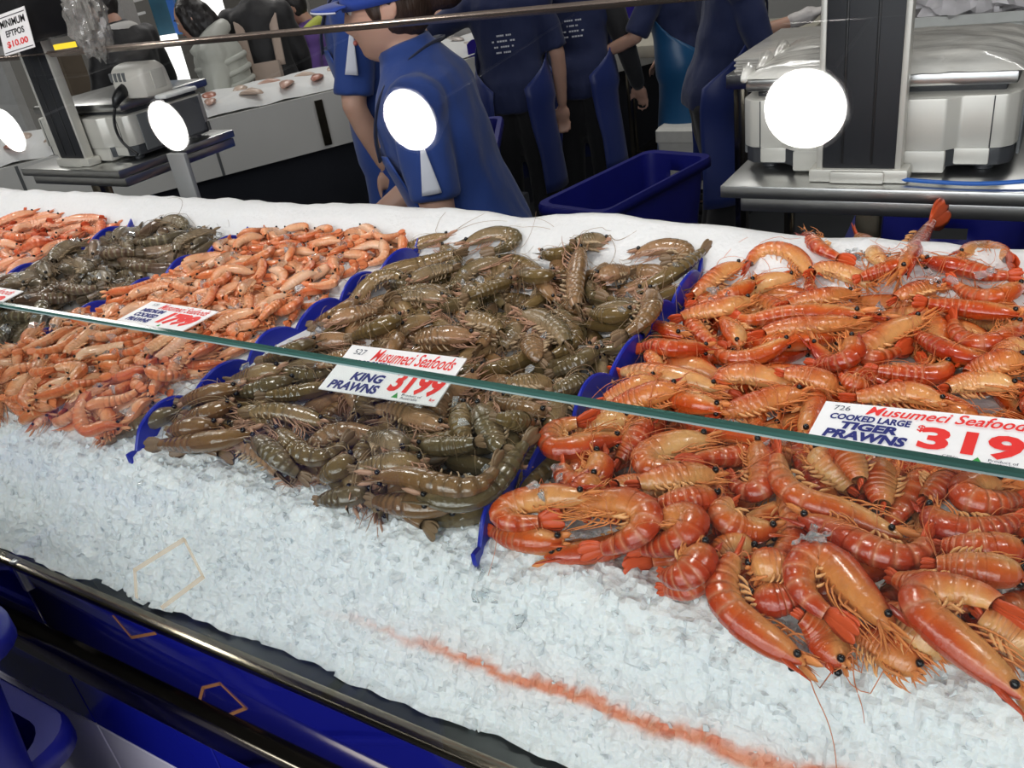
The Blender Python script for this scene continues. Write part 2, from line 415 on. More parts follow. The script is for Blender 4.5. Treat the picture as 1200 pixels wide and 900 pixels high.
def chips(pts, size, seed):
    r = np.random.default_rng(seed); q = MB()
    for p in pts:
        v, f = CHIPS[r.integers(len(CHIPS))]
        q.add(v @ rot3(r).T * size * r.uniform(.5, 1.5) + p, f)
    return q
r = np.random.default_rng(5)
sel = [(i, j) for i, j in zip(r.integers(0, _Q.shape[0], 9000), r.integers(3, 50, 9000)) if -1.7 < _Q[i, j, 0] < .25][:1500]
q = chips([_Q[i, j] + _N[i, j] * r.uniform(-.001, .003) for i, j in sel if not (abs(_P[i, j, 1] - .432) < .006 and _P[i, j, 0] > -.62 and r.random() < .8)], .0052, 9)
tag(q.build('loose_ice_chips', M_CHIP, smooth=False, origin=(-1, .47, DZ(.6))), 'loose clear ice chips lying over the crushed ice bank', 'ice', kind='stuff')
# ---- blue scalloped dividers
def divider(x, label):
    n = 150; ys = np.linspace(.472, 1.092, n); q = MB(); rings = []
    for y in ys:
        top = np.interp(y, [.472, .50, .56, 1.06, 1.125], [.514, .496, .488, .480, .474]) - .022 * abs(math.sin(PI * (y - .485) / .098)) ** .7
        xo = x + .004 * math.sin(y * 32); z1 = DZ(top); z0 = DZ(.53); w = .0025
        rings.append([(xo - w, y, z0), (xo + w, y, z0), (xo + w, y, z1 - .002), (xo + w * .4, y, z1), (xo - w * .4, y, z1), (xo - w, y, z1 - .002)])
    o = q.loft(rings).build('scalloped_divider', M_BLUEP, sharp=35)
    tag(o, label, 'divider', 'blue dividers between the prawn heaps')
divider(-.4035, 'blue scalloped plastic divider between the raw king prawns and the cooked tiger prawns')
divider(-.902, 'blue scalloped plastic divider between the small cooked prawns and the raw king prawns')
divider(-1.315, 'blue scalloped plastic divider between the dark raw prawns and the small cooked prawns')
divider(-1.672, 'blue scalloped plastic divider left of the dark raw prawns, at the photo edge')
# ---- pendant lamps: found by mirroring the glass reflections
M_LAMP = emit('lamp_diffuser', (1., .97, .93), 21.); M_SHADE = simple('lamp_shade', (.72, .72, .72), .4, .3)
def lamp_at(px, py, lz):
    d = ray(px, py); dyz = d[1:]; t = ((GB - np.array((0, CAMZ))) @ GN) / (dyz @ GN)
    h = CAM + d * t; rf = dyz - 2 * (dyz @ GN) * GN; k = (lz - h[2]) / rf[1]
    return np.array((h[0] + d[0] * k, h[1] + rf[0] * k, lz)), (t + k) * FPX
LZ = CAMZ + .74; lamps = []
p0, dep = lamp_at(943, 128, LZ); LR = 47. / FPX * dep
for px, py in ((943, 128), (480, 141), (197, 148), (10, 153)): lamps.append(lamp_at(px, py, LZ)[0])
step = (lamps[0][0] - lamps[2][0]) / 2
lamps.append(lamps[0] + (step, 0, 0))
print('LAMPS', lamps, LR, dep)
for i, p in enumerate(lamps):
    t_ = thing('pendant_lamp', p, 'round white pendant lamp hanging over the counter, %s along the row' % ['second from the right', 'third from the right', 'fourth from the right', 'fifth from the right', 'at the right end'][i], 'lamp', 'pendant lamps over the counter')
    th = np.arange(40) * 2 * PI / 40
    ring = lambda rr, z: [(p[0] + rr * math.cos(a), p[1] + rr * math.sin(a), p[2] + z) for a in th]
    MB().loft([ring(LR, 0.0), ring(LR, .004)]).build('diffuser', M_LAMP, t_, smooth=False)
    MB().loft([ring(LR + .002, .004), ring(LR + .012, -.002), ring(LR + .014, .02), ring(LR * .8, .12), ring(LR * .35, .17), ring(.03, .19), ring(.012, .2)]).build('shade', M_SHADE, t_, sharp=40)
    MB().tube([p + (0, 0, .19), p + (0, 0, 1.3)], .006).build('cord', M_SHADE, t_)
    la = bpy.data.lights.new('lamp_light', 'AREA'); la.shape = 'DISK'; la.size = LR * 2; la.energy = 2.5; la.color = (1., .96, .91); la.spread = math.radians(150)
    lo = bpy.data.objects.new('lamp_light', la); COL.objects.link(lo); lo.parent = t_; lo.location = (0, 0, -.004)
# ================================================================ prawns
def shell_mat(name, dors, side, belly, band, bandamt, rough=.22, mott=.35, speck=None, sss=.12, nb=6.):
    """body pattern from UV: u runs head to tail, v runs from the back (0) to the belly (1)"""
    t = NT(name); c = t.obj(); uv = t.uv()
    s = t.n('ShaderNodeSeparateXYZ'); t.l(uv, s.inputs[0]); u, v = s.outputs[0], s.outputs[1]
    n1 = t.noise(90, 3, c); n2 = t.noise(28, 2, c)
    vv = t.math('ADD', v, t.math('MULTIPLY', t.math('SUBTRACT', n2, .5), .55))
    col = t.ramp(vv, [(.0, dors), (.30, side), (.62, tuple(.45 * a + .55 * b for a, b in zip(side, belly))), (.85, belly)])
    cr = t.math('MULTIPLY', t.math('MULTIPLY', t.math('SUBTRACT', .43, u), 6.), t.math('MULTIPLY', t.math('SUBTRACT', vv, .20), 3.2)); cm = t.n('ShaderNodeClamp'); t.l(t.math('MULTIPLY', cr, t.math('GREATER_THAN', vv, .20)), cm.inputs[0])
    col = t.mix(t.math('MULTIPLY', cm.outputs[0], .55), col, belly)
    # shell edges across the tail: narrow rings, only behind the head shell
    ph = t.math('FRACT', t.math('MULTIPLY', t.math('SUBTRACT', u, .40), nb / .46))
    edge = t.math('POWER', t.math('ABSOLUTE', t.math('MULTIPLY_ADD', ph, 2., -1.)), 3.5)
    msk = t.math('MULTIPLY', edge, t.math('GREATER_THAN', u, .41))
    col = t.mix(t.math('MULTIPLY', msk, bandamt), col, band)
    col = t.mix(t.math('MULTIPLY', t.math('SUBTRACT', n1, .35), mott * 1.6), col, tuple(x * .45 for x in dors))
    if speck:
        w = t.n('ShaderNodeTexVoronoi'); w.inputs['Scale'].default_value = 480; t.l(c, w.inputs['Vector'])
        col = t.mix(t.math('MULTIPLY', t.math('LESS_THAN', w.outputs['Distance'], .22), .55), col, speck)
    b = t.bsdf(**{'Base Color': col, 'Roughness': t.math('MULTIPLY_ADD', n1, .22, rough - .08), 'Specular IOR Level': .55, 'Subsurface Weight': sss,
                  'Subsurface Radius': (.008, .004, .002), 'Coat Weight': .35, 'Coat Roughness': .10})
    t.bump(b, t.math('ADD', t.noise(170, 3, c), t.math('MULTIPLY', edge, .25)), .42, .0018)
    return t.m
def species(key, **k): SPEC[key] = k
SPEC = {}
LEG = lambda n, c: simple(n, c, .35, 0, .2, 60, **{'Specular IOR Level': .4})
M_EYE = simple('prawn_eye', (.006, .006, .007), .12)
species('tiger', shell=[shell_mat('cooked_tiger_shell_%d' % i, d, s, b, (.84, .38, .20), .55, .24, .45) for i, (d, s, b) in enumerate([
            ((.49, .043, .007), (.62, .098, .015), (.80, .41, .14)), ((.41, .029, .006), (.55, .066, .012), (.73, .29, .08)), ((.54, .066, .009), (.67, .150, .026), (.82, .50, .20))])],
        leg=LEG('cooked_tiger_leg', (.74, .26, .075)), pale=LEG('cooked_tiger_swimmeret', (.82, .42, .17)), fan=LEG('cooked_tiger_tail', (.62, .085, .022)), ant=LEG('cooked_tiger_feeler', (.66, .20, .07)))
species('king', shell=[shell_mat('raw_king_shell_%d' % i, d, s, b, (.075, .055, .03), .55, .15, .5, (.045, .034, .02), .12) for i, (d, s, b) in enumerate([
            ((.140, .090, .031), (.195, .130, .052), (.38, .25, .125)), ((.112, .080, .036), (.16, .118, .055), (.34, .24, .135)), ((.20, .100, .038), (.245, .14, .06), (.43, .25, .135))])],
        leg=LEG('raw_king_leg', (.50, .28, .18)), pale=LEG('raw_king_swimmeret', (.46, .33, .20)), fan=LEG('raw_king_tail', (.22, .14, .075)), ant=LEG('raw_king_feeler', (.33, .22, .12)))
species('small', shell=[shell_mat('cooked_small_shell_%d' % i, d, s, b, (.90, .50, .30), .4, .24, .25) for i, (d, s, b) in enumerate([
            ((.68, .18, .055), (.78, .29, .115), (.84, .50, .29)), ((.64, .14, .045), (.74, .24, .09), (.82, .44, .24)), ((.74, .26, .11), (.82, .38, .19), (.86, .58, .39))])],
        leg=LEG('cooked_small_leg', (.80, .36, .16)), pale=LEG('cooked_small_swimmeret', (.85, .5, .28)), fan=LEG('cooked_small_tail', (.74, .22, .08)), ant=LEG('cooked_small_feeler', (.7, .3, .14)))
species('dark', shell=[shell_mat('raw_dark_shell_%d' % i, d, s, b, (.30, .26, .15), .85, .18, .6, (.03, .03, .025), .06, 6.) for i, (d, s, b) in enumerate([
            ((.085, .060, .036), (.13, .095, .056), (.33, .25, .16)), ((.12, .070, .045), (.16, .105, .065), (.36, .25, .17)), ((.095, .075, .050), (.145, .115, .07), (.34, .28, .20))])],
        leg=LEG('raw_dark_leg', (.27, .19, .11)), pale=LEG('raw_dark_swimmeret', (.3, .22, .13)), fan=LEG('raw_dark_tail', (.12, .085, .05)), ant=LEG('raw_dark_feeler', (.2, .14, .09)))
species('red', shell=[shell_mat('cooked_red_shell_%d' % i, d, s, b, (.86, .36, .22), .4, .24, .25) for i, (d, s, b) in enumerate([
            ((.66, .12, .04), (.76, .22, .09), (.84, .44, .25)), ((.60, .085, .03), (.72, .17, .065), (.82, .4, .22)), ((.72, .17, .06), (.8, .28, .13), (.86, .5, .32))])],
        leg=LEG('cooked_red_leg', (.74, .26, .12)), pale=LEG('cooked_red_swimmeret', (.82, .42, .25)), fan=LEG('cooked_red_tail', (.62, .11, .04)), ant=LEG('cooked_red_feeler', (.65, .22, .1)))
_cu = [0, .03, .08, .15, .22, .30, .38, .42, .50, .58, .66, .74, .80, .86, .90]
_ca = [.20, .42, .64, .84, .96, 1.0, .99, .97, .96, .92, .84, .72, .62, .50, .36]
def resample(P, n):
    P = np.asarray(P, float)
    for _ in range(3):                                     # Chaikin corner cutting, ends kept
        Q = [P[0]]
        for a, c in zip(P[:-1], P[1:]): Q += [.75 * a + .25 * c, .25 * a + .75 * c]
        Q.append(P[-1]); P = np.array(Q)
    s = np.concatenate(([0], np.cumsum(np.linalg.norm(np.diff(P, axis=0), axis=1))))
    t = np.linspace(0, s[-1], n)
    return np.stack([np.interp(t, s, P[:, k]) for k in range(3)], 1), s[-1]
def rotv(v, ax, a): return v * math.cos(a) + np.cross(ax, v) * math.sin(a) + ax * (ax * v).sum(-1, keepdims=True) * (1 - math.cos(a))
def prawn(sp, spine, R, label, group, roll=.25, sign=None, lod=2, seed=0, long_ant=1.0):
    """spine: head to end of tail fan, lying on the heap. lod 2: all parts, 1: fewer, 0: far"""
    S = SPEC[sp]; r = np.random.default_rng(seed); sh = S['shell'][seed % 3]
    n = {2: 58, 1: 46, 0: 30}[lod]; m = {2: 16, 1: 12, 0: 9}[lod]
    C, L = resample(spine, n); T = np.gradient(C, axis=0); T /= np.linalg.norm(T, axis=1)[:, None]
    up = np.tile((0, 0, 1.), (n, 1)); N = up - T * (up * T).sum(1)[:, None]; N /= np.linalg.norm(N, axis=1)[:, None]
    B = np.cross(N, T)
    if sign is None:
        k = np.gradient(T, axis=0); tot = (k * B).sum(); sign = -1. if tot > 0 else 1.
        if abs(tot) < .25: sign = r.choice((-1., 1.))
    D = B * sign
    roll = roll * sign * r.uniform(.7, 1.3)
    D, N = rotv(D, T, roll), rotv(N, T, roll)
    if (D[:, 2].mean() < 0): D, N = rotv(D, T, -2 * roll), rotv(N, T, -2 * roll)
    uu = np.linspace(0, 1, n)
    def ring_at(u, extra=1., vent=1.):
        x = u * (n - 1); i = min(int(x), n - 2); f = x - i
        c = C[i] * (1 - f) + C[i + 1] * f; d = D[i] * (1 - f) + D[i + 1] * f; nn = N[i] * (1 - f) + N[i + 1] * f; t = T[i] * (1 - f) + T[i + 1] * f
        a = np.interp(u, _cu, _ca) * R * extra
        return c, d / np.linalg.norm(d), nn / np.linalg.norm(nn), t / np.linalg.norm(t), a
    th = np.arange(m + 1) * 2 * PI / m
    def skin(us, ex, vent):
        P, U = [], []
        for u, e, ve in zip(us, ex, vent):
            c, d, nn, t, a = ring_at(u, e)
            cs, sn = np.cos(th), np.sin(th)
            h = np.where(cs > 0, cs, cs * (.92 * ve)); w = sn * .78 * (1 - .22 * np.clip(-cs, 0, 1))
            P.append(c + a * (np.outer(h, d) + np.outer(w, nn))); U.append(np.stack((np.full(m + 1, u), np.abs(th / PI - 2 * (th > PI + 1e-6) * (th / PI - 1))), 1))
        return np.array(P), np.array(U)
    root = thing({'tiger': 'tiger_prawn', 'king': 'king_prawn', 'small': 'small_prawn', 'dark': 'raw_prawn', 'red': 'red_prawn'}[sp], tuple(C[n // 3] - (0, 0, R * .7)), label, 'prawn', group)
    # head shell with its spike
    us = np.linspace(0.0, .40, {2: 13, 1: 9, 0: 6}[lod]); ex = np.where(us > .33, 1.03, 1.); vt = np.ones_like(us)
    P, U = skin(us, ex, vt); q = MB(); q.grid(P, U)
    c, d, nn, t, a = ring_at(.005); tip = c - t * R * .5
    pu = np.tile((0., .3), (m + 1, 1)); q.grid(np.array([np.tile(c - t * R * .25 - d * 0, (m + 1, 1)) * .6 + P[0] * .4, P[0]]), np.array([pu, pu]))
    c0, d0, n0, t0, a0 = ring_at(.10); rs = []
    cr = [c0 + d0 * a0 * .86, c0 + d0 * a0 * 1.02 - t0 * L * .05, c0 + d0 * a0 * 1.05 - t0 * L * .115, c0 + d0 * a0 * 1.25 - t0 * L * .185]
    for k, (p, w_) in enumerate(zip(cr, (.16, .15, .10, .02))): rs.append([p + R * (d0 * .9 * w_ * math.cos(x) * (1.6 if k < 3 else 1) + n0 * .55 * w_ * math.sin(x)) for x in np.arange(6) * PI / 3])
    if lod: q.add(np.array(rs).reshape(-1, 3), [tuple(i * 6 + j for i, j in ((a_, b_), (a_, (b_ + 1) % 6), (a_ + 1, (b_ + 1) % 6), (a_ + 1, b_))) for a_ in range(3) for b_ in range(6)], np.tile((.05, .05), (24, 1)))
    if lod: q.build('carapace', sh, root)
    # tail: overlapping shells
    us, ex, vt = [], [], []; k = {2: 5, 1: 4, 0: 2}[lod]; bounds = np.array((.385, .47, .545, .62, .69, .75, .865))
    for i in range(6):
        for j in range(k):
            f = j / (k - 1) * .985
            us.append(bounds[i] + (bounds[i + 1] - bounds[i]) * f); ex.append(.968 + .05 * f ** .7); vt.append(.92 + .16 * math.sin(PI * min(1, f + .15)))
    P, U = skin(us, ex, vt)
    tg = q if not lod else MB()
    tg.grid(P, U)
    if lod: tg.build('tail_segments', sh, root)
    else: q.build('shell', sh, root)
    # tail fan
    c, d, nn, t, a = ring_at(.855); q = MB(); fl = L * .165; op = r.uniform(.10, .32)
    for k, (ang, w_, l_) in enumerate(((-1.0, .20, .92), (-.5, .23, 1.), (0, .13, .85), (.5, .23, 1.), (1.0, .20, .92)) if lod else ((-.6, .3, 1.), (.6, .3, 1.))):
        ax = t * math.cos(ang * op) + nn * math.sin(ang * op) * 1.0 + d * .12 * (k % 2); ax /= np.linalg.norm(ax); wd = np.cross(d, ax)
        pr = [(0, .35), (.25, .8), (.55, 1.), (.82, .85), (.96, .45), (1., .1)]
        rings = []
        for f, ww in pr:
            p = c + nn * ang * a * .35 + ax * fl * l_ * f + d * fl * .10 * f * f
            h = R * (.17 - .13 * f)
            rings.append([p + wd * fl * w_ * ww * x + d * h * y for x, y in ((1, 0), (.5, .8), (-.5, .8), (-1, 0), (-.5, -.8), (.5, -.8))])
        q.loft(rings)
    q.build('tail_fan', S['fan'], root)
    # eyes
    for sg in (1, -1):
        c, d, nn, t, a = ring_at(.055); p = c + nn * sg * a * .80 + d * a * .42 - t * R * .10
        if lod or (nn * sg)[2] > 0:
            MB().sphere(p, R * .205, 8, 6).build('eye', M_EYE, root)
    # walking legs
    if lod:
        for i in range(5):
            q = None
            for sg in (1, -1):
                c, d, nn, t, a = ring_at(.15 + .045 * i); l_ = L * r.uniform(.20, .30)
                p0 = c - d * a * .80 + nn * sg * a * .3
                p1 = p0 + l_ * .26 * (-d * .55 - t * r.uniform(.1, .8) + nn * sg * r.uniform(.0, .4))
                p2 = p1 + l_ * .46 * (-t * r.uniform(.7, 1.1) - d * r.uniform(-.25, .25) + nn * sg * r.uniform(-.2, .3))
                p3 = p2 + l_ * .38 * (-t * r.uniform(.6, 1.) + d * r.uniform(-.3, .4))
                p, _ = resample([p0, p1, p2, p3], 7 if lod == 2 else 5)
                if lod == 2 or q is None: q = MB()
                q.tube(p, R * np.linspace(.072, .018, len(p)), 5 if lod == 2 else 4)
                if lod == 2: q.build('walking_leg', S['leg'], root)
            if lod == 1: q.build('walking_leg', S['leg'], root)
        q = MB()                                           # mouth fringe and feeler scales
        for i in range(13 if lod == 2 else 6):
            c, d, nn, t, a = ring_at(.06); sg = 1 if i % 2 else -1
            p0 = c - d * a * .5 + nn * sg * a * .4; dirv = -t * r.uniform(.7, 1) - d * r.uniform(-.35, .5) + nn * sg * r.uniform(-.1, .35)
            q.tube(resample([p0, p0 + dirv * L * .06, p0 + dirv * L * r.uniform(.09, .20) - d * L * r.uniform(-.03, .04)], 5)[0], R * np.array((.065, .055, .045, .03, .010)), 4)
        for sg in (1, -1):
            c, d, nn, t, a = ring_at(.03); p0 = c + nn * sg * a * .6
            dv = -t + nn * sg * .18; q.tube([p0, p0 + dv * L * .05, p0 + dv * L * .10, p0 + dv * L * .135], R * np.array((.10, .24, .20, .03)), 6, flat=(d, .3))
        q.build('mouth_fringe', S['leg'], root)
        q = MB()                                           # swimmerets along the belly
        for i in range(5):
            for sg in (1, -1):
                c, d, nn, t, a = ring_at(.43 + .075 * i); p0 = c - d * a * .82 + nn * sg * a * .35; l_ = R * r.uniform(.5, .85)
                dv = -d * .8 + t * r.uniform(-.6, .1) + nn * sg * .15
                q.tube([p0, p0 + dv * l_ * .4, p0 + dv * l_ * .8 - t * l_ * .12, p0 + dv * l_ - t * l_ * .3], R * np.array((.12, .16, .12, .02)), 5, flat=(t, .4))
        q.build('swimmerets', S['pale'], root)
    # feelers
    if long_ant and lod:
        for sg in (1, -1):
            c, d, nn, t, a = ring_at(.02); p = c + nn * sg * a * .5; hd = -t; ll = L * r.uniform(.5, 1.1) * long_ant
            kz = r.uniform(-3.2, 3.2); pts = [p]; k = 16; a0_ = math.atan2(hd[1], hd[0]); zz = p[2]
            if p[1] < .60: a0_ = a0_ * .0 + (PI if hd[0] < 0 else 0.) + r.uniform(-.35, .9) * (-1 if hd[0] < 0 else 1); kz = r.uniform(-2.2, 2.2)
            for i in range(k):
                a0_ += kz / k; p = p + np.array((math.cos(a0_), math.sin(a0_), 0)) * ll / k
                zz = zz + (top_of(p[0], p[1], sp) + .004 - zz) * .5; p = np.array((p[0], p[1], zz)); pts.append(p)
            MB().tube(pts, np.linspace(R * .035, R * .016, len(pts)), 4).build('antenna', S['ant'], root)
    return root
# ---- heaps: every prawn settles on what lies below it
class Heap:
    def __init__(s): s.p = np.zeros((0, 3)); s.r = np.zeros(0)
    def need(s, C, R_):
        z = np.array([bed_z(c[0], c[1]) for c in C]) + R_ * .6
        if len(s.p):
            dx = C[:, None, :2] - s.p[None, :, :2]; d2 = (dx ** 2).sum(2); rr = (R_[:, None] + s.r[None]) ** 2 * .92
            h = s.p[None, :, 2] + .74 * np.sqrt(np.clip(rr - d2, 0, None)) ; h = np.where(d2 < rr, h, -9)
            z = np.maximum(z, h.max(1))
        return z
    def settle(s, C, R_):
        zn = s.need(C, R_); z = zn.copy()
        for _ in range(14):
            zz = np.concatenate((z[:1], z, z[-1:])); z = np.maximum(zn - .0015, (zz[:-2] + zz[1:-1] * 2 + zz[2:]) / 4)
        return z
    def put(s, C, R_): s.p = np.concatenate((s.p, C)); s.r = np.concatenate((s.r, R_))
HEAPS = {}
def top_of(x, y, sp):
    h = HEAPS[sp]; z = bed_z(x, y)
    if len(h.p):
        d2 = ((h.p[:, :2] - (x, y)) ** 2).sum(1); k = d2 < (h.r * 1.05) ** 2
        if k.any(): z = max(z, (h.p[k, 2] + .75 * h.r[k]).max())
    return z
def prof(n): return np.interp(np.linspace(0, 1, n), _cu, _ca)
NODES = 13
def hero(sp, pix, R, zc=None, lift=0., **kw):
    """trace of one prawn: pixel path, head first, laid on the heap and settled"""
    h = HEAPS[sp]; z = np.full(len(pix), DZ(.462)) if zc is None else np.full(len(pix), zc)
    Rn = prof(NODES) * R
    Zn = None
    zt = np.zeros(NODES); pp = np.array(pix, float); pp = np.concatenate((pp, np.zeros((len(pp), 1))), 1); pp = resample(pp, NODES)[0][:, :2]
    z = np.full(NODES, z[0])
    for it in range(9):
        C = np.array([at_z(px, py, zz) for (px, py), zz in zip(pp, z)])
        Zn = np.clip(h.settle(C, Rn) + lift, DZ(.500), DZ(.428)); z = z * .5 + Zn * .5
    z = np.convolve(np.concatenate((z[:2][::-1], z, z[-2:][::-1])), np.ones(5) / 5, 'valid')
    C = np.array([at_z(px, py, zz) for (px, py), zz in zip(pp, z)])
    h.put(C, Rn); JOBS.append(dict(sp=sp, spine=C, R=R, **kw))
def rand_spine(r, L, bend, x, y, yaw):
    k = 26; s = np.linspace(0, 1, k); kap = np.where(s < .33, .15, 1.) * np.where(s > .86, .4, 1.); kap = kap / kap.sum() * bend
    ang = np.cumsum(kap); P = np.cumsum(np.stack((np.cos(ang), np.sin(ang)), 1), 0) * L / k
    P -= (P.max(0) + P.min(0)) / 2; c, s_ = math.cos(yaw), math.sin(yaw)
    P = P @ np.array(((c, s_), (-s_, c))); return np.stack((P[:, 0] + x, P[:, 1] + y, np.zeros(k)), 1)
def fill(sp, n, L, R, box, bends, seed, tries=10, zmax=None, yaw=None, shape=None, **kw):
    r = np.random.default_rng(seed); h = HEAPS[sp]; cnt = 0
    for _ in range(n):
        best = None
        for k in range(tries):
            x = r.uniform(box[0], box[1]); y = r.uniform(box[2], box[3]); ya = r.uniform(0, 2 * PI) if yaw is None else yaw + r.normal(0, .7) + (PI if r.random() < .5 else 0)
            bd = r.uniform(*bends) * r.choice((-1, 1)); l_ = L * r.uniform(.86, 1.12); rr = R * r.uniform(.9, 1.08)
            C, _ = resample(rand_spine(r, l_, bd, x, y, ya), NODES)
            if C[:, 0].min() < box[0] - .012 or C[:, 0].max() > box[1] + .012 or C[:, 1].min() < box[2] - .01 or C[:, 1].max() > box[3] + .01: continue
            Rn = prof(NODES) * rr; z = h.settle(C, Rn); sc = z.mean() + .35 * (z.max() - z.min()) - (shape(x, y) if shape else 0)
            if best is None or sc < best[0]: best = (sc, C, Rn, z, rr)
        if best is None: continue
        _, C, Rn, z, rr = best
        if zmax is not None and z.mean() > zmax: continue
        C[:, 2] = z; h.put(C, Rn); JOBS.append(dict(sp=sp, spine=C, R=rr, **kw)); cnt += 1
JOBS = []
for k in SPEC: HEAPS[k] = Heap()
# ---- cooked tiger prawns: a hidden lower layer, then the traced upper layer
fill('tiger', 84, .160, .0145, (-.372, .10, .50, 1.10), (.2, 2.4), 21, tries=14, zmax=DZ(.470))
TIGER = [
 [(875,318),(883,297),(907,289),(933,298),(950,322)][::-1], [(943,275),(960,291),(985,303),(1000,310)], [(1045,318),(1020,296),(1013,279),(987,271)],
 [(1123,303),(1135,293),(1158,290),(1180,298),(1184,318)], [(1083,306),(1130,313),(1165,324),(1196,322)], [(1022,335),(993,320),(962,313),(945,322)],
 [(1064,307),(1042,314),(1018,322),(1000,328)], [(1052,325),(1075,283),(1101,248)], [(883,330),(860,345),(830,354),(806,360)], [(870,310),(846,318),(822,338),(803,352)],
 [(1103,337),(1080,338),(1052,346),(1045,356)], [(1197,335),(1160,352),(1133,345),(1112,326)], [(1195,368),(1150,364),(1107,358),(1070,352)], [(1000,344),(960,348),(925,354),(915,362)],
 [(1012,368),(950,366),(912,368),(875,378),(856,366)], [(880,352),(838,363),(803,368),(788,378)], [(1008,378),(950,381),(905,384),(882,397)], [(866,405),(860,386),(844,371)],
 [(1195,378),(1177,397),(1147,406),(1121,394),(1117,368)], [(1160,424),(1125,417),(1095,404),(1066,386)], [(1200,402),(1178,412),(1160,425)], [(1083,372),(1045,388),(1010,408),(1008,420),(1035,420),(1063,404)],
 [(995,396),(1003,415),(980,427),(944,427)], [(925,398),(885,420),(848,421),(835,402)], [(930,452),(877,437),(846,441),(842,456),(868,464)], [(985,457),(950,441),(908,437)],
 [(1013,461),(1000,449),(985,440)], [(1110,426),(1100,442),(1053,437),(1014,432)], [(1200,421),(1167,424),(1138,434),(1130,444)], [(1190,455),(1165,446),(1135,448),(1100,458)],
 [(1108,474),(1067,458),(1033,463),(985,467)], [(943,460),(900,468),(860,482),(830,487)], [(842,456),(790,441),(740,433),(712,440)], [(830,408),(790,410),(762,402),(742,412)], [(800,395),(770,385),(752,378),(748,368)],
 [(845,478),(817,473),(785,466),(760,462)], [(769,444),(730,459),(700,472)], [(795,454),(761,462),(722,476),(700,486)], [(738,492),(700,496),(664,506)],
 [(730,512),(685,520),(650,530),(641,512),(655,498),(702,492)], [(757,494),(738,522),(720,548)], [(832,514),(786,521),(757,532),(752,546),(778,551),(822,543)],
 [(696,531),(706,551),(681,571),(659,560),(661,537)], [(700,560),(670,590),(690,610)], [(783,578),(747,573),(712,570)], [(842,560),(803,558),(757,564),(735,572)],
 [(885,518),(896,552),(892,576),(868,578),(856,556)], [(953,530),(980,554),(1003,580)], [(1032,540),(1031,573),(1036,600)], [(1120,556),(1098,574),(1075,592)], [(980,520),(1000,540),(1010,570)],
 [(1176,568),(1136,570),(1130,584),(1160,591),(1205,582)], [(1090,595),(1100,617),(1133,624),(1167,620),(1200,604)],
 [(1056,629),(1027,617),(987,598),(950,590),(918,571),(910,545),(915,521)], [(840,583),(803,586),(762,592)], [(766,611),(806,603),(814,614),(797,632),(773,641),(736,645)],
 [(910,620),(872,622),(845,606),(846,592),(868,588)], [(1200,643),(1147,643),(1091,639)], [(937,606),(973,621),(1017,644),(1060,656),(1087,643),(1080,618)],
 [(659,633),(643,634),(605,631),(571,620)], [(690,582),(633,583),(597,591),(582,607),(605,615),(658,606)], [(672,594),(707,589),(746,591),(763,607),(745,628),(718,641),(682,646)],
 [(883,648),(860,640),(840,655),(838,675)], [(810,648),(822,667),(808,690),(770,690)], [(825,640),(815,664),(797,678),(772,671)],
 [(1200,672),(1133,664),(1080,660)], [(880,668),(905,660),(935,668)], [(880,700),(902,704),(930,697),(934,675)],
 [(1110,768),(1085,750),(1060,727),(1030,708)], [(990,780),(977,766),(957,734),(930,715)], [(1077,788),(1057,774),(1027,751),(993,737)], [(1150,710),(1105,690),(1060,683),(1040,672)],
 [(942,777),(905,752),(870,728),(844,700),(850,665),(875,638)], [(1047,737),(1010,702),(985,668),(962,646),(940,655),(932,680),(950,706),(975,722),(1006,738)],
 [(1212,772),(1190,745),(1160,728),(1140,715)], [(1200,818),(1177,797),(1133,760),(1098,732),(1070,705),(1078,690),(1117,690),(1160,697),(1195,735)],
]
for i, pix in enumerate(TIGER):
    z = np.array(pix); w_ = .0158 if z[:, 1].mean() > 480 else .0143
    hero('tiger', pix, w_ * (.93 + .14 * ((i * 37) % 10) / 10), zc=DZ(.468), hero=True)
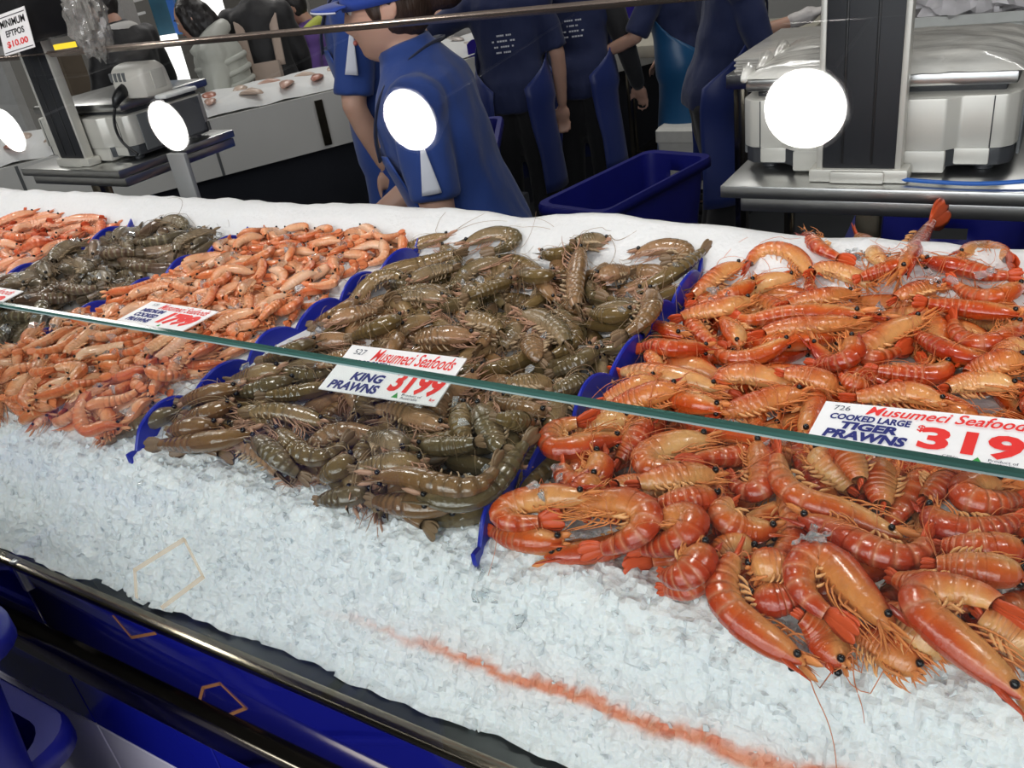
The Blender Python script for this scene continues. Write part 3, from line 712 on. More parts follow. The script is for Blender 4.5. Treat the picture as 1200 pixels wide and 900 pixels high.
# ---- raw king prawns
fill('king', 110, .150, .0138, (-.885, -.405, .49, 1.10), (.2, 2.6), 31, tries=10, zmax=DZ(.462))
KING = [
 [(528,276),(495,284),(470,296),(452,308)], [(543,287),(575,273),(606,275),(602,288),(565,298)], [(745,297),(778,288),(803,290),(808,302),(775,306)], [(635,297),(657,300),(676,287),(690,280)],
 [(712,283),(690,282),(668,284)], [(680,290),(675,320),(672,345),(679,372)], [(745,342),(775,328),(797,315),(830,288)], [(610,367),(640,375),(660,392),(668,414)], [(760,340),(766,360),(748,383),(718,400)],
 [(740,365),(715,371),(688,366)], [(610,380),(597,396),(585,412)], [(622,394),(626,416),(640,428)], [(600,330),(570,338),(540,352)], [(520,350),(490,345),(462,352)], [(700,325),(720,318),(745,318)],
 [(650,320),(630,326),(605,318)], [(480,330),(505,318),(540,312)], [(555,395),(520,392),(480,400)], [(545,372),(580,380),(590,395)], [(700,412),(670,428),(640,440)], [(420,352),(395,368),(360,384)], [(470,372),(440,385),(405,398)],
 [(370,400),(340,412),(300,425)], [(440,415),(400,420),(360,430)], [(650,455),(620,448),(585,452)], [(690,445),(665,452),(640,462)], [(385,378),(420,366),(450,362)], [(330,432),(300,440),(262,448)], [(345,445),(305,456),(265,462)],
 [(280,454),(240,462),(200,476)], [(390,452),(345,462),(300,464)], [(210,480),(180,492),(150,505),(124,516)], [(270,474),(240,486),(210,492)], [(379,496),(340,484),(304,481),(280,488)], [(472,532),(462,517),(425,513)], [(520,502),(490,490),(460,478),(424,482)],
 [(547,475),(538,496),(550,522)], [(562,475),(574,502),(583,526),(606,530)], [(640,484),(610,481),(578,468)], [(625,499),(600,492),(575,488)], [(490,523),(535,523),(570,516)],
 [(255,498),(225,500),(195,506)], [(325,503),(346,526),(370,539),(394,530),(411,512)], [(298,512),(316,526),(334,545),(363,563)], [(295,508),(250,517),(212,520),(174,521)], [(412,536),(394,551),(374,563)],
 [(436,576),(400,583),(368,587)], [(535,592),(475,592),(430,585)], [(495,543),(448,545),(408,551)], [(490,583),(545,590),(580,570),(600,538),(625,508)], [(436,559),(475,556),(508,565),(544,574),(576,562),(582,536)],
]
for i, pix in enumerate(KING): hero('king', pix, .0150 * (.92 + .16 * ((i * 37) % 10) / 10), zc=DZ(.465), hero=True)
# ---- the three heaps further along
fill('small', 268, .092, .0098, (-1.295, -.925, .48, 1.10), (.3, 3.2), 41, tries=9)
fill('dark', 78, .13, .0142, (-1.655, -1.335, .52, 1.09), (.2, 2.2), 51, tries=9)
fill('red', 70, .115, .0125, (-2.10, -1.69, .62, 1.12), (.3, 2.8), 61, tries=9)
# ---- names of places: ranks inside the rows of each heap
ORD = 'first second third fourth fifth sixth seventh eighth ninth tenth eleventh twelfth thirteenth fourteenth fifteenth sixteenth seventeenth eighteenth nineteenth twentieth twenty-first twenty-second twenty-third twenty-fourth twenty-fifth twenty-sixth twenty-seventh twenty-eighth twenty-ninth thirtieth'.split()
KIND = {'tiger': 'orange tiger prawn', 'king': 'raw olive-brown prawn', 'small': 'small pale-orange prawn', 'dark': 'dark raw prawn', 'red': 'reddish cooked prawn'}
GRP = {'tiger': 'cooked tiger prawns heaped at the right', 'king': 'raw king prawns heaped in the middle', 'small': 'small cooked prawns heaped left of the raw king prawns', 'dark': 'dark raw prawns heaped toward the left', 'red': 'reddish cooked prawns at the far left'}
ROWS = {'tiger': 8, 'king': 9, 'small': 12, 'dark': 7, 'red': 6}
for sp in SPEC:
    J = [j for j in JOBS if j['sp'] == sp]
    for j in J:
        j['px'] = proj(j['spine'][4]); j['y'] = j['spine'][:, 1].mean()
    J.sort(key=lambda j: j['y']); n = ROWS[sp]
    for k in range(n):
        row = J[k * len(J) // n:(k + 1) * len(J) // n]; row.sort(key=lambda j: j['px'][0])
        for i, j in enumerate(row):
            hx_, hy_ = proj(j['spine'][0]); tx, ty = proj(j['spine'][6]); dx, dy = hx_ - tx, hy_ - ty
            dr = ('right' if dx > 0 else 'left') if abs(dx) > abs(dy) else ('nearer' if dy > 0 else 'away')
            Tn = np.diff(j['spine'][:, :2], axis=0); a = np.unwrap(np.arctan2(Tn[:, 1], Tn[:, 0])); bend = abs(a[-1] - a[0])
            ps = 'straight' if bend < .8 else ('bent' if bend < 1.9 else 'curled')
            j['label'] = '%s %s heading %s, %s from left in %s row from the glass' % (ps, KIND[sp], dr, ORD[i], ORD[k])
for i, j in enumerate(JOBS):
    sp = j['sp']; x, y = j['px']
    lod = {'tiger': 2, 'king': 1, 'small': 1, 'dark': 1, 'red': 1}[sp]
    if sp == 'small': lod = 1 if j['y'] < .85 else 0
    if sp == 'tiger' and not j.get('hero'): lod = 1
    prawn(sp, j['spine'], j['R'], j['label'], GRP[sp], roll=.22 if j.get('hero') else .4, lod=lod, seed=i + 3, long_ant=(0 if sp in ('small', 'red') or (j['y'] < .62 and i % 3) else .8))
print('PRAWNS', {k: sum(1 for j in JOBS if j['sp'] == k) for k in SPEC})
M_LUMP = NT('clear_ice_lump'); M_LUMP.bsdf(**{'Base Color': (.93, .96, .97), 'Roughness': .06, 'IOR': 1.31, 'Transmission Weight': .85}); M_LUMP = M_LUMP.m
# clear ice lumps among the cooked prawns
r = np.random.default_rng(77); pts = []
for (px, py) in [(838,320),(845,330),(842,340),(1000,295),(1012,298),(1030,352),(1040,360),(928,418),(935,425),(640,545),(650,555),(634,560),(958,632),(965,640),(948,636),(1160,325),(600,640),(620,560),(628,585),(560,612),(550,620),(848,535),(1010,297),(905,512),(1130,330),(1090,330),(890,310)]:
    p = at_z(px, py, DZ(.46)); z = top_of(p[0], p[1], 'tiger')
    for k in range(5): pts.append((p[0] + r.normal(0, .007), p[1] + r.normal(0, .007), z - .002 + r.normal(0, .003)))
for sp, n, bx in (('small', 130, (-1.29, -.92, .5, 1.08)), ('dark', 90, (-1.65, -1.33, .54, 1.06)), ('king', 60, (-.88, -.41, .52, 1.06)), ('red', 30, (-2.0, -1.7, .7, 1.08))):
    for k in range(n):
        x = r.uniform(*bx[:2]); y = r.uniform(*bx[2:]); pts.append((x, y, top_of(x, y, sp) - .001))
tag(chips(pts, .0085, 5).build('ice_lumps', M_LUMP, smooth=False, origin=(-.6, .7, DZ(.48))), 'clear ice lumps scattered among the heaped prawns', 'ice', kind='stuff')
# ================================================================ price tickets
M_CARD = simple('ticket_card', (.88, .87, .86), .35, 0, .02); M_RED = simple('ticket_red', (.78, .035, .03), .4, 0, .02)
M_DKBLUE = simple('ticket_navy', (.012, .018, .16), .4, 0, .02); M_BLACK = simple('black_plastic', (.012, .012, .013), .35); M_GREEN = simple('ticket_green', (.04, .30, .06), .4)
M_TXT = simple('ticket_grey', (.08, .09, .12), .4)
def ticket(corners, label, rows, sp=None, zc=None, tilt=.012, lift=.003, group='price tickets on the prawns', name='price_ticket', pts3=None):
    if pts3 is None:
        z = zc or DZ(.45)
        for _ in range(4):
            q = [at_z(*c, z) for c in corners]; mx = -9
            if sp is None: break
            for a in np.linspace(0, 1, 9):
                for b_ in np.linspace(0, 1, 5):
                    p = (q[0] * (1 - a) + q[1] * a) * (1 - b_) + (q[3] * (1 - a) + q[2] * a) * b_
                    mx = max(mx, top_of(p[0], p[1], sp))
            z = .5 * z + .5 * (mx + lift)
        TL, TR, BR, BL = at_z(*corners[0], z + tilt), at_z(*corners[1], z + tilt), at_z(*corners[2], z), at_z(*corners[3], z)
    else: TL, TR, BR, BL = [np.asarray(p, float) for p in pts3]
    nrm = np.cross(BR - BL, TL - BL); nrm /= np.linalg.norm(nrm)
    def S(u, v, h=0.): return (BL * (1 - u) + BR * u) * (1 - v) + (TL * (1 - u) + TR * u) * v + nrm * h
    root = None; q = MB(); P = [(0, 0), (1, 0), (1, 1), (0, 1)]
    q.loft([[S(u, v, -.0016) for u, v in P], [S(u, v, 0) for u, v in P]]); root = q.build(name, M_CARD, smooth=False); tag(root, label, 'price sign', group)
    for s_, box_, mt, bold, shear in rows:
        if s_ in ('TRI', 'BAR'):
            u0, u1, v0, v1 = box_
            pts = [(u0, v0), (u1, v0), ((u0 + u1) / 2, v1)] if s_ == 'TRI' else [(u0, v0), (u1, v0), (u1, v1), (u0, v1)]
            MB().loft([[S(u, v, .0001) for u, v in pts], [S(u, v, .0005) for u, v in pts]]).build('green_triangle' if s_ == 'TRI' else 'printed_line', mt, root, smooth=False); continue
        v, f = text_mb(s_, 1., bold, shear); lo, hi = v.min(0), v.max(0); u0, u1, v0, v1 = box_
        a = u0 + (v[:, 0] - lo[0]) / (hi[0] - lo[0]) * (u1 - u0); b_ = v0 + (v[:, 1] - lo[1]) / (hi[1] - lo[1]) * (v1 - v0)
        MB().add([S(x, y, .0004) for x, y in zip(a, b_)], f).build('lettering', mt, root, smooth=False)
    return root
SHOP = 'Musumeci Seafoods'
ticket([(413, 404), (547, 420), (510, 476), (373, 455)], 'white price ticket reading KING PRAWNS 3199 on the raw olive-brown prawns', [
    ('527', (.07, .17, .80, .92), M_TXT, 0, 0), (SHOP, (.25, .95, .70, .97), M_RED, .012, .35), ('LARGE GREEN', (.09, .44, .58, .69), M_DKBLUE, .02, .1), ('KING', (.20, .48, .255, .44), M_DKBLUE, .045, .15),
    ('PRAWNS', (.06, .49, .04, .225), M_DKBLUE, .045, .15), ('3199', (.55, .97, .14, .60), M_RED, .04, .12), ('TRI', (.63, .68, .04, .14), M_GREEN, 0, 0), ('Product of', (.70, .86, .09, .14), M_TXT, 0, 0), ('Australia', (.70, .84, .03, .08), M_TXT, 0, 0), ('kg', (.93, .97, .05, .13), M_RED, .02, 0)], 'king', tilt=.02)
ticket([(968, 470), (1262, 498), (1250, 561), (945, 513)], 'white price ticket reading COOKED LARGE TIGER PRAWNS on the orange tiger prawns', [
    ('726', (.05, .12, .80, .92), M_TXT, 0, 0), (SHOP, (.19, .86, .76, .97), M_RED, .015, .35), ('COOKED LARGE', (.05, .39, .57, .72), M_DKBLUE, .04, .1), ('TIGER', (.11, .35, .35, .54), M_DKBLUE, .05, .15),
    ('PRAWNS', (.055, .40, .11, .33), M_DKBLUE, .05, .15), ('$', (.42, .45, .50, .66), M_RED, .02, 0), ('3199', (.44, .97, .15, .64), M_RED, .04, .0), ('TRI', (.66, .70, .04, .14), M_GREEN, 0, 0), ('Product of', (.72, .83, .09, .14), M_TXT, 0, 0), ('Australia', (.72, .82, .03, .08), M_TXT, 0, 0), ('CPNo', (.55, .61, .05, .10), M_TXT, 0, 0)], 'tiger', tilt=.02, lift=.010)
ticket([(178, 353), (256, 365), (213, 388), (137, 375)], 'white price ticket reading 1799 on the small pale-orange prawns', [
    ('528', (.10, .18, .82, .92), M_TXT, 0, 0), (SHOP, (.25, .95, .72, .96), M_RED, .012, .35), ('MEDIUM', (.08, .42, .52, .68), M_DKBLUE, .07, .1), ('COOKED', (.08, .42, .30, .48), M_DKBLUE, .07, .1),
    ('PRAWNS', (.08, .42, .08, .26), M_DKBLUE, .07, .1), ('1799', (.50, .96, .14, .68), M_RED, .08, .2), ('TRI', (.60, .64, .03, .12), M_GREEN, 0, 0)], 'small', tilt=.018)
ticket([(-52, 329), (27, 341), (-14, 362), (-92, 349)], 'white price ticket cut by the left edge of the photo, on the dark raw prawns', [
    (SHOP, (.25, .95, .72, .96), M_RED, .012, .35), ('99', (.72, .96, .16, .66), M_RED, .05, .2)], 'dark', tilt=.018)
# ================================================================ scales on stands behind the guard glass
M_SILVER = simple('silver_plastic', (.62, .60, .55), .38, .35, .04, 5); M_DARKP = simple('charcoal_plastic', (.035, .037, .042), .42, 0, .15, 12); M_GREYP = simple('grey_plastic', (.13, .135, .14), .4, 0, .1, 12)
M_FILM = NT('cling_film'); _t = M_FILM; _n = _t.noise(16, 4, _t.obj())
_b = _t.bsdf(**{'Base Color': _t.mix(_n, (.80, .75, .67), (.94, .92, .87)), 'Roughness': .22, 'Coat Weight': .6}); _t.bump(_b, _n, .6, .01); M_FILM = _t.m
M_COLP = simple('near_black_plastic', (.014, .015, .019), .5, 0, .15, 12)
def make_scale(X, Y, label):
    z0 = 1.285; root = thing('weighing_scale', (X, Y + .15, z0), label, 'scale', 'retail scales behind the counter'); h = .213
    pl = [(-h + .03, .30), (-h, .27), (-h, .035), (-h + .004, .018), (-h + .018, .004), (-h + .035, 0), (-h + .075, 0), (-h + .095, -.018), (h - .100, -.018), (h - .080, 0), (h - .035, 0), (h - .018, .004), (h - .004, .018), (h, .035), (h, .27), (h - .03, .30)]
    out = [(X + a, Y + b_) for a, b_ in pl]
    MB().prism(out, 2, z0 + .040, z0 + .122, bev=.004).build('body', M_SILVER, root, sharp=35)
    MB().prism([(X + a * .985, Y + .004 + b_ * .98) for a, b_ in pl], 2, z0 + .012, z0 + .0405, bev=.003).build('base', M_DARKP, root, sharp=35)
    MB().box((X - .118, Y - .014, z0 + .004), (X + .118, Y + .1, z0 + .041), .004).box((X - h + .035, Y + .002, z0 + .014), (X - .10, Y + .06, z0 + .041), .003).box((X + .10, Y + .002, z0 + .014), (X + h - .035, Y + .06, z0 + .041), .003).build('front_skirt', M_SILVER, root, sharp=35)
    MB().box((X + h - .002, Y + .04, z0 + .02), (X + h + .004, Y + .26, z0 + .118), .003).box((X - h - .004, Y + .04, z0 + .02), (X - h + .002, Y + .26, z0 + .118), .003).build('end_panel', M_GREYP, root, sharp=35)
    for a in (-h + .036, h - .036): MB().box((X + a - .0008, Y - .001, z0 + .042), (X + a + .0008, Y + .004, z0 + .12)).build('seam', M_DARKP, root)
    MB().box((X - .19, Y + .03, z0 + .120), (X + .19, Y + .28, z0 + .134), .004).build('neck', M_DARKP, root, sharp=35)
    MB().box((X - .205, Y + .006, z0 + .134), (X + .205, Y + .32, z0 + .156), .006).build('platter', M_STEEL, root, sharp=35)
    for sx in (-.17, .17):
        for sy in (.04, .25): MB().tube([(X + sx, Y + sy, z0), (X + sx, Y + sy, z0 + .014)], .014, 12).build('foot', M_DARKP, root, sharp=40)
    pol = thing_pole(X - .004, Y - .052, z0, root)
    return root
def thing_pole(X, Y, z0, root):
    MB().box((X - .058, Y, z0 + .02), (X + .058, Y + .030, 1.64), .006).build('column', M_COLP, root, sharp=35)
    for sg in (-1, 1): part(MB().box((X + sg * .060 - .005, Y - .001, z0 + .02), (X + sg * .060 + .005, Y + .026, 1.64), .003).build('column_trim', M_SILVER, root, sharp=35), 'silver edge strip')
    for dx in (-.025, .02): MB().box((X + dx - .002, Y - .0015, z0 + .03), (X + dx + .002, Y + .002, 1.635), .0008).build('groove', M_BLACK, root)
    MB().box((X - .076, Y - .006, z0), (X + .076, Y + .036, z0 + .022), .004).box((X - .042, Y - .012, z0), (X + .042, Y + .03, z0 + .020), .004).build('column_foot', M_SILVER, root, sharp=35)
    MB().box((X - .15, Y - .07, 1.622), (X + .13, Y + .09, 1.86), .02).build('display_head', M_BLACK, root, sharp=35)
SX, SY = -.266, 1.503
sc1 = make_scale(SX, SY, 'silver retail scale with dark centre column, at the right of the photo')
PX2 = at_y(86, 193, 1.45)[0]; sc2 = make_scale(PX2 + .01, SY, 'silver retail scale with dark column, at the left below a taped notice')
def stand(X, label):
    root = thing('scale_stand', (X, SY + .15, 0), label, 'stand', 'steel stands under the scales')
    MB().box((X - .232, SY - .085, 1.262), (X + .232, SY + .34, 1.284), .003).build('shelf', M_STEEL, root, sharp=35)
    MB().box((X - .20, SY - .075, 1.236), (X + .235, SY + .33, 1.261), .003).build('under_frame', M_STEEL, root, sharp=35)
    MB().box((X - .020, SY - .02, .02), (X + .020, SY + .02, 1.237), .003).build('post', M_STEELD, root, sharp=35)
    MB().box((X - .2, SY - .1, 0), (X + .2, SY + .22, .02), .004).build('foot_plate', M_STEELD, root, sharp=35)
stand(SX + .01, 'steel stand under the right-hand scale'); stand(PX2 + .01, 'steel stand under the left-hand scale')
# film-wrapped cover on the right scale
def film(X, label):
    u = np.linspace(-1, 1, 60); v = np.linspace(-1, 1, 30); P = []
    for a in u:
        for b_ in v:
            e = max(abs(a), abs(b_)) ** 6; zz = 1.441 + .022 * (1 - e) + .006 * NZ.noise(Vector((a * 1.5, b_ * 9, X))) * (1 - e * .7) + .002 * NZ.noise(Vector((a * 6, b_ * 22, 2)))
            P.append((X + .21 * a + .004 * NZ.noise(Vector((a * 3, b_ * 5, 1))), SY + .165 + .165 * b_ + .004 * NZ.noise(Vector((b_ * 6, a * 6, 5))), zz))
    q = MB().grid(np.array(P).reshape(60, 30, 3)); pts = [(X - .205, SY + t_, 1.441 + .012 * math.sin(t_ * 60)) for t_ in np.linspace(.0, .3, 12)]
    q.tube(pts, [.006, .012, .009, .013, .008, .012, .009, .012, .008, .012, .01, .005], 7)
    tag(q.build('film_wrapped_cover', M_FILM, origin=(X, SY + .16, 1.441)), label, 'cover')
film(SX, 'crinkled cream plastic film stretched over the top of the right-hand scale')
cb = MB().tube(resample([(-.22, 1.452, 1.292), (-.15, 1.438, 1.291), (-.08, 1.434, 1.291), (.0, 1.45, 1.296), (.12, 1.46, 1.298)], 30)[0], .0035, 8)
tag(cb.build('blue_cable', simple('blue_cable_sheath', (.01, .10, .42), .4), origin=(-.1, 1.44, 1.288)), 'blue cable lying along the stand shelf of the right-hand scale', 'cable')
# label printer with plugged lead on the left scale
lp = at_y(166, 96, SY + .07); LPX, LPZ = lp[0], 1.4445
pr = thing('label_printer', (LPX, SY + .1, LPZ), 'cream rounded label printer box on the left-hand scale', 'printer')
MB().prism([(SY + .03, LPZ), (SY + .125, LPZ), (SY + .118, LPZ + .07), (SY + .098, LPZ + .090), (SY + .05, LPZ + .088), (SY + .028, LPZ + .07)], 0, LPX - .075, LPX + .060, bev=.014).build('housing', simple('cream_plastic', (.66, .63, .57), .42, 0, .03), pr, sharp=40)
MB().box((LPX + .058, SY + .06, LPZ + .02), (LPX + .063, SY + .10, LPZ + .068), .002).build('end_cap', simple('grey_cream_plastic', (.50, .48, .44), .45), pr, sharp=40)
for k in range(4): MB().box((LPX - .07 + .018 * k, SY + .0265, LPZ + .048), (LPX - .060 + .018 * k, SY + .032, LPZ + .070), .001).build('button', M_GREYP, pr, sharp=40)
a = np.array((LPX - .03, SY + .028, LPZ + .02))
ld = MB().tube([a + (0, .01, .01), a + (0, -.012, 0), a + (0, -.03, -.012), a + (-.005, -.04, -.03)], [.016, .017, .013, .006], 10)
ld.tube(resample([a + (-.005, -.04, -.03), a + (-.02, -.05, -.07), a + (-.02, -.048, -.12), a + (.03, -.045, -.155)], 24)[0], .004, 8)
part(ld.build('power_lead', M_BLACK, pr), 'black plug and lead')
wt = MB().box((LPX + .070, SY + .04, 1.4405), (LPX + .118, SY + .15, 1.452), .006)
tag(wt.build('flat_board', simple('white_plastic', (.8, .8, .78), .3), sharp=40), 'white flat plastic board beside the label printer on the left-hand scale', 'board')
# taped notice on the left scale's display head
def notice():
    c = [(-5, 19), (28, 7), (41, 55), (6, 66)]; y = SY - .052 - .072
    P = [at_y(px, py, y) for px, py in c]
    ticket(None, 'white notice reading MINIMUM EFTPOS $10.00 at the top left of the photo', [('MINIMUM', (.08, .92, .66, .84), M_BLACK, .03, 0), ('EFTPOS', (.20, .82, .42, .58), M_BLACK, .03, 0), ('$10.00', (.16, .86, .14, .32), M_RED, .03, 0),
        ('BAR', (.04, .96, .90, .92), M_BLACK, 0, 0), ('BAR', (.04, .96, .05, .07), M_BLACK, 0, 0)], group=None, name='notice', pts3=P)
    return P
nP = notice()
bgc = at_y(102, 22, SY - .06)
def crumple(c, rad, seed, name, mat, label, cat, kind=None, amp=.5, n=48):
    th = np.arange(n) * 2 * PI / n; rings = []
    for i in range(25):
        ph = PI * (i + .01) / 24.02; ring = []
        for a in th:
            d = np.array((math.sin(ph) * math.cos(a), math.sin(ph) * math.sin(a), -math.cos(ph)))
            k = 1 + amp * (abs(NZ.noise(Vector(d * 2.6 + np.array((seed, 0, 0))))) * 1.3 - .2) + amp * .5 * (abs(NZ.noise(Vector(d * 6.5 + np.array((0, seed, 0))))) - .2)
            ring.append(np.asarray(c) + d * rad * k)
        rings.append(ring)
    o = MB().loft(rings).build(name, mat, sharp=35); return tag(o, label, cat, kind=kind)
M_BAG = NT('clear_bag'); _t = M_BAG; _b = _t.bsdf(**{'Base Color': (.30, .29, .27), 'Roughness': .10, 'Alpha': .5, 'Coat Weight': .8}); M_BAG = _t.m
crumple(bgc, np.array((.05, .04, .085)), 4., 'plastic_bag', M_BAG, 'crumpled clear plastic bag hanging beside the display head at top left', 'bag')
# ================================================================ fish tubs
def rrect(hx_, hy_, r_, k=5):
    o = []
    for cx, cy, a0 in ((hx_ - r_, hy_ - r_, 0), (-hx_ + r_, hy_ - r_, 90), (-hx_ + r_, -hy_ + r_, 180), (hx_ - r_, -hy_ + r_, 270)):
        for i in range(k + 1):
            a = math.radians(a0 + 90 * i / k); o.append((cx + r_ * math.cos(a), cy + r_ * math.sin(a)))
    return o
def tub(cx, cy, ztop, hx_, hy_, H, yaw, label, slots=True, group='blue fish tubs'):
    c, s = math.cos(yaw), math.sin(yaw)
    def base(f):
        return rrect(hx_ * f, hy_ * f, .045)
    prs = [(.84, -H + .012), (.86, -H), (.90, -H * .6), (.935, -.11), (.945, -.085), (.955, -.055), (.97, -.012), (.975, 0), (1.06, .002), (1.075, -.006), (1.075, -.03)]
    # subdivide long edges so a hand hole can be cut
    R_ = []
    for f, z in prs:
        o = base(f); q = []
        for a, b_ in zip(o, o[1:] + o[:1]):
            n = 9 if math.hypot(a[0] - b_[0], a[1] - b_[1]) > hx_ * .8 else 1
            for t in range(n): q.append((a[0] + (b_[0] - a[0]) * t / n, a[1] + (b_[1] - a[1]) * t / n))
        R_.append([(cx + c * x - s * y, cy + s * x + c * y, ztop + z) for x, y in q]); loc = q
    P = np.array(R_); n, k = P.shape[:2]; f = []
    for i in range(n - 1):
        for j in range(k):
            j2 = (j + 1) % k; xm = (loc[j][0] + loc[j2][0]) / 2; ym = (loc[j][1] + loc[j2][1]) / 2
            if slots and i == 4 and abs(abs(ym) - hy_ * 1.075) < .01 and abs(xm) < hx_ * .30: continue
            f.append((i * k + j, i * k + j2, (i + 1) * k + j2, (i + 1) * k + j))
    f.append(tuple(range(k))[::-1])
    root = thing('fish_tub', (cx, cy, ztop - H), label, 'tub', group)
    o = MB().add(P.reshape(-1, 3), f).build('tub_body', M_TUB, root, sharp=40)
    md = o.modifiers.new('wall', 'SOLIDIFY'); md.thickness = .005; md.offset = 0
    return root
ya = math.atan2(-.13, .6)
tub(-1.225, 2.63, .90, .13, .305, .30, ya, 'empty blue tub with a hand hole, topmost of the stack behind the ice bank')
tub(-1.225, 2.63, .592, .13, .305, .28, ya, 'blue tub under the empty one behind the ice bank')
tub(-1.225, 2.63, .305, .13, .305, .28, ya, 'lowest blue tub of the stack behind the ice bank')
crumple((-1.19, 2.66, .645), np.array((.05, .07, .022)), 9., 'plastic_scrap', simple('pale_blue_film', (.10, .22, .62), .3), 'crumpled pale blue plastic scrap inside the empty blue tub', 'scrap')
tub(-1.085, .015, 1.165, .19, .25, .34, 0, 'blue tub in the lower left corner, upper one of two', False, 'blue tubs in the lower left corner')
tub(-1.165, .02, .94, .205, .265, .36, 0, 'blue tub with a thick rim in the lower left corner, lower one of two', False, 'blue tubs in the lower left corner')
tub(-1.175, .02, .56, .205, .265, .55, 0, 'blue tub standing on the floor under the lower left stack', False, 'blue tubs in the lower left corner')
tub(-.20, 2.10, .93, .20, .28, .3, .05, 'blue tub below the right-hand scale, behind the ice bank')
tub(-.20, 2.10, .622, .20, .28, .3, .05, 'second blue tub down below the right-hand scale')
tub(-.20, 2.10, .315, .20, .28, .3, .05, 'blue tub on the floor below the right-hand scale')
pb = at_d(527, 165, 3.6); tub(pb[0], pb[1], pb[2] + .01, .2, .28, .3, .5, 'purplish blue tub on a trolley behind the foreground worker'); 
q = MB().box((pb[0] - .2, pb[1] - .25, .12), (pb[0] + .2, pb[1] + .25, pb[2] - .292), .01).box((pb[0] - .17, pb[1] - .2, 0), (pb[0] + .17, pb[1] + .2, .121), .01)
tag(q.build('trolley', M_DARKP, sharp=40), 'dark low trolley carrying the purplish blue tub', 'trolley')
# ================================================================ the opposite fish counter
A0 = np.array((-4.367, 2.284)); DU = np.array((.485, .875)); DU /= np.linalg.norm(DU); DN = np.array((DU[1], -DU[0]))
M_WHITEC = simple('white_laminate', (.70, .69, .66), .45, 0, .04, 4); M_DARKK = simple('dark_kick', (.02, .022, .03), .4, 0, .2, 6)
def cpt(a, n, z): p = A0 + DU * a + DN * n; return (p[0], p[1], z)
def cslab(a0, a1, n0, n1, z0, z1): 
    return MB().loft([[cpt(a0, n0, z0), cpt(a1, n0, z0), cpt(a1, n1, z0), cpt(a0, n1, z0)], [cpt(a0, n0, z1), cpt(a1, n0, z1), cpt(a1, n1, z1), cpt(a0, n1, z1)]])
oc = thing('fish_counter', cpt(2.2, -.45, 0), 'long white fish counter across the aisle, with ice and fish on top', 'counter')
cslab(-1.2, 6.2, -.74, 0, .70, 1.0).build('white_front', M_WHITEC, oc, smooth=False)
cslab(-1.2, 6.2, -.70, -.06, 0, .70).build('dark_base', M_DARKK, oc, smooth=False)
for k in range(8): cslab(-.9 + k * .95, -.885 + k * .95, -.001, .002, .70, .995).build('panel_joint', M_GREYP, oc, smooth=False)
for a in (1.60,): cslab(a, a + .045, .001, .012, .72, .97).build('price_rail_bracket', M_STEELD, oc, smooth=False)
q = MB(); us_ = np.arange(-1.2, 6.2, .05); vs_ = np.linspace(-.72, -.02, 16)
q.grid([[np.array(cpt(a, n, 1.0 + .07 * (1 - ((n + .37) / .36) ** 4) + .014 * NZ.noise(Vector((a * 8, n * 8, 0))))) for n in vs_] for a in us_])
tag(q.build('fish_counter_ice', M_SNOW, origin=cpt(2.5, -.45, 1.0)), 'white ice heaped on the counter across the aisle', 'ice', kind='stuff')
M_FISH = [simple('fish_skin_%d' % i, c, .3, .1, .35, 14) for i, c in enumerate([(.42, .40, .38), (.50, .34, .30), (.30, .31, .32), (.56, .50, .46)])]
M_FIL = [simple('fillet_%d' % i, c, .3, 0, .25, 18) for i, c in enumerate([(.62, .38, .30), (.66, .50, .40), (.52, .22, .16)])]
def fish(p, yaw, L, mat, k, label, grp):
    c, s = math.cos(yaw), math.sin(yaw); X = np.array((c, s, 0)); Y = np.array((-s, c, 0)); Z = np.array((0, 0, 1.))
    root = thing('whole_fish', p, label, 'fish', grp); p = np.asarray(p) + (0, 0, L * .05); rings = []
    for t, h in ((-.5, .02), (-.45, .07), (-.34, .125), (-.15, .155), (.05, .14), (.22, .09), (.34, .045), (.38, .035)):
        rings.append([p + X * L * t + L * (Y * h * math.cos(a) + Z * h * .36 * math.sin(a)) for a in np.arange(10) * 2 * PI / 10])
    MB().loft(rings).build('body', mat, root)
    q = MB(); q.loft([[p + X * L * t + Y * L * y + Z * L * z for t, y in ((.36, .03), (.36, -.03), (.52, -.13), (.45, 0), (.52, .13))] for z in (-.008, .008)])
    q.loft([[p + X * L * t + Y * L * y + Z * L * z for t, y in ((-.15, .15), (.15, .11), (.12, .19), (-.05, .2))] for z in (-.006, .006)]).build('fins', mat, root, smooth=False)
    MB().sphere(p + X * L * -.40 + Y * L * .02 + Z * L * .035, L * .018, 6, 5).build('eye', M_EYE, root)
r = np.random.default_rng(15); k = 0
for row in range(3):
    for i in range(13):
        a = 2.75 + i * .25 + r.normal(0, .02); n = -.15 - row * .21 + r.normal(0, .015)
        fish(cpt(a, n, 1.068 - (.02 if row == 0 else 0)), math.atan2(DN[1], DN[0]) + r.normal(0, .25) + PI * (k % 2), r.uniform(.20, .245), M_FISH[r.integers(4)], k,
             'whole fish, %s from the near end in the %s row on the far counter' % (ORD[i], ('front', 'middle', 'rear')[row]), 'whole fish on the counter across the aisle'); k += 1
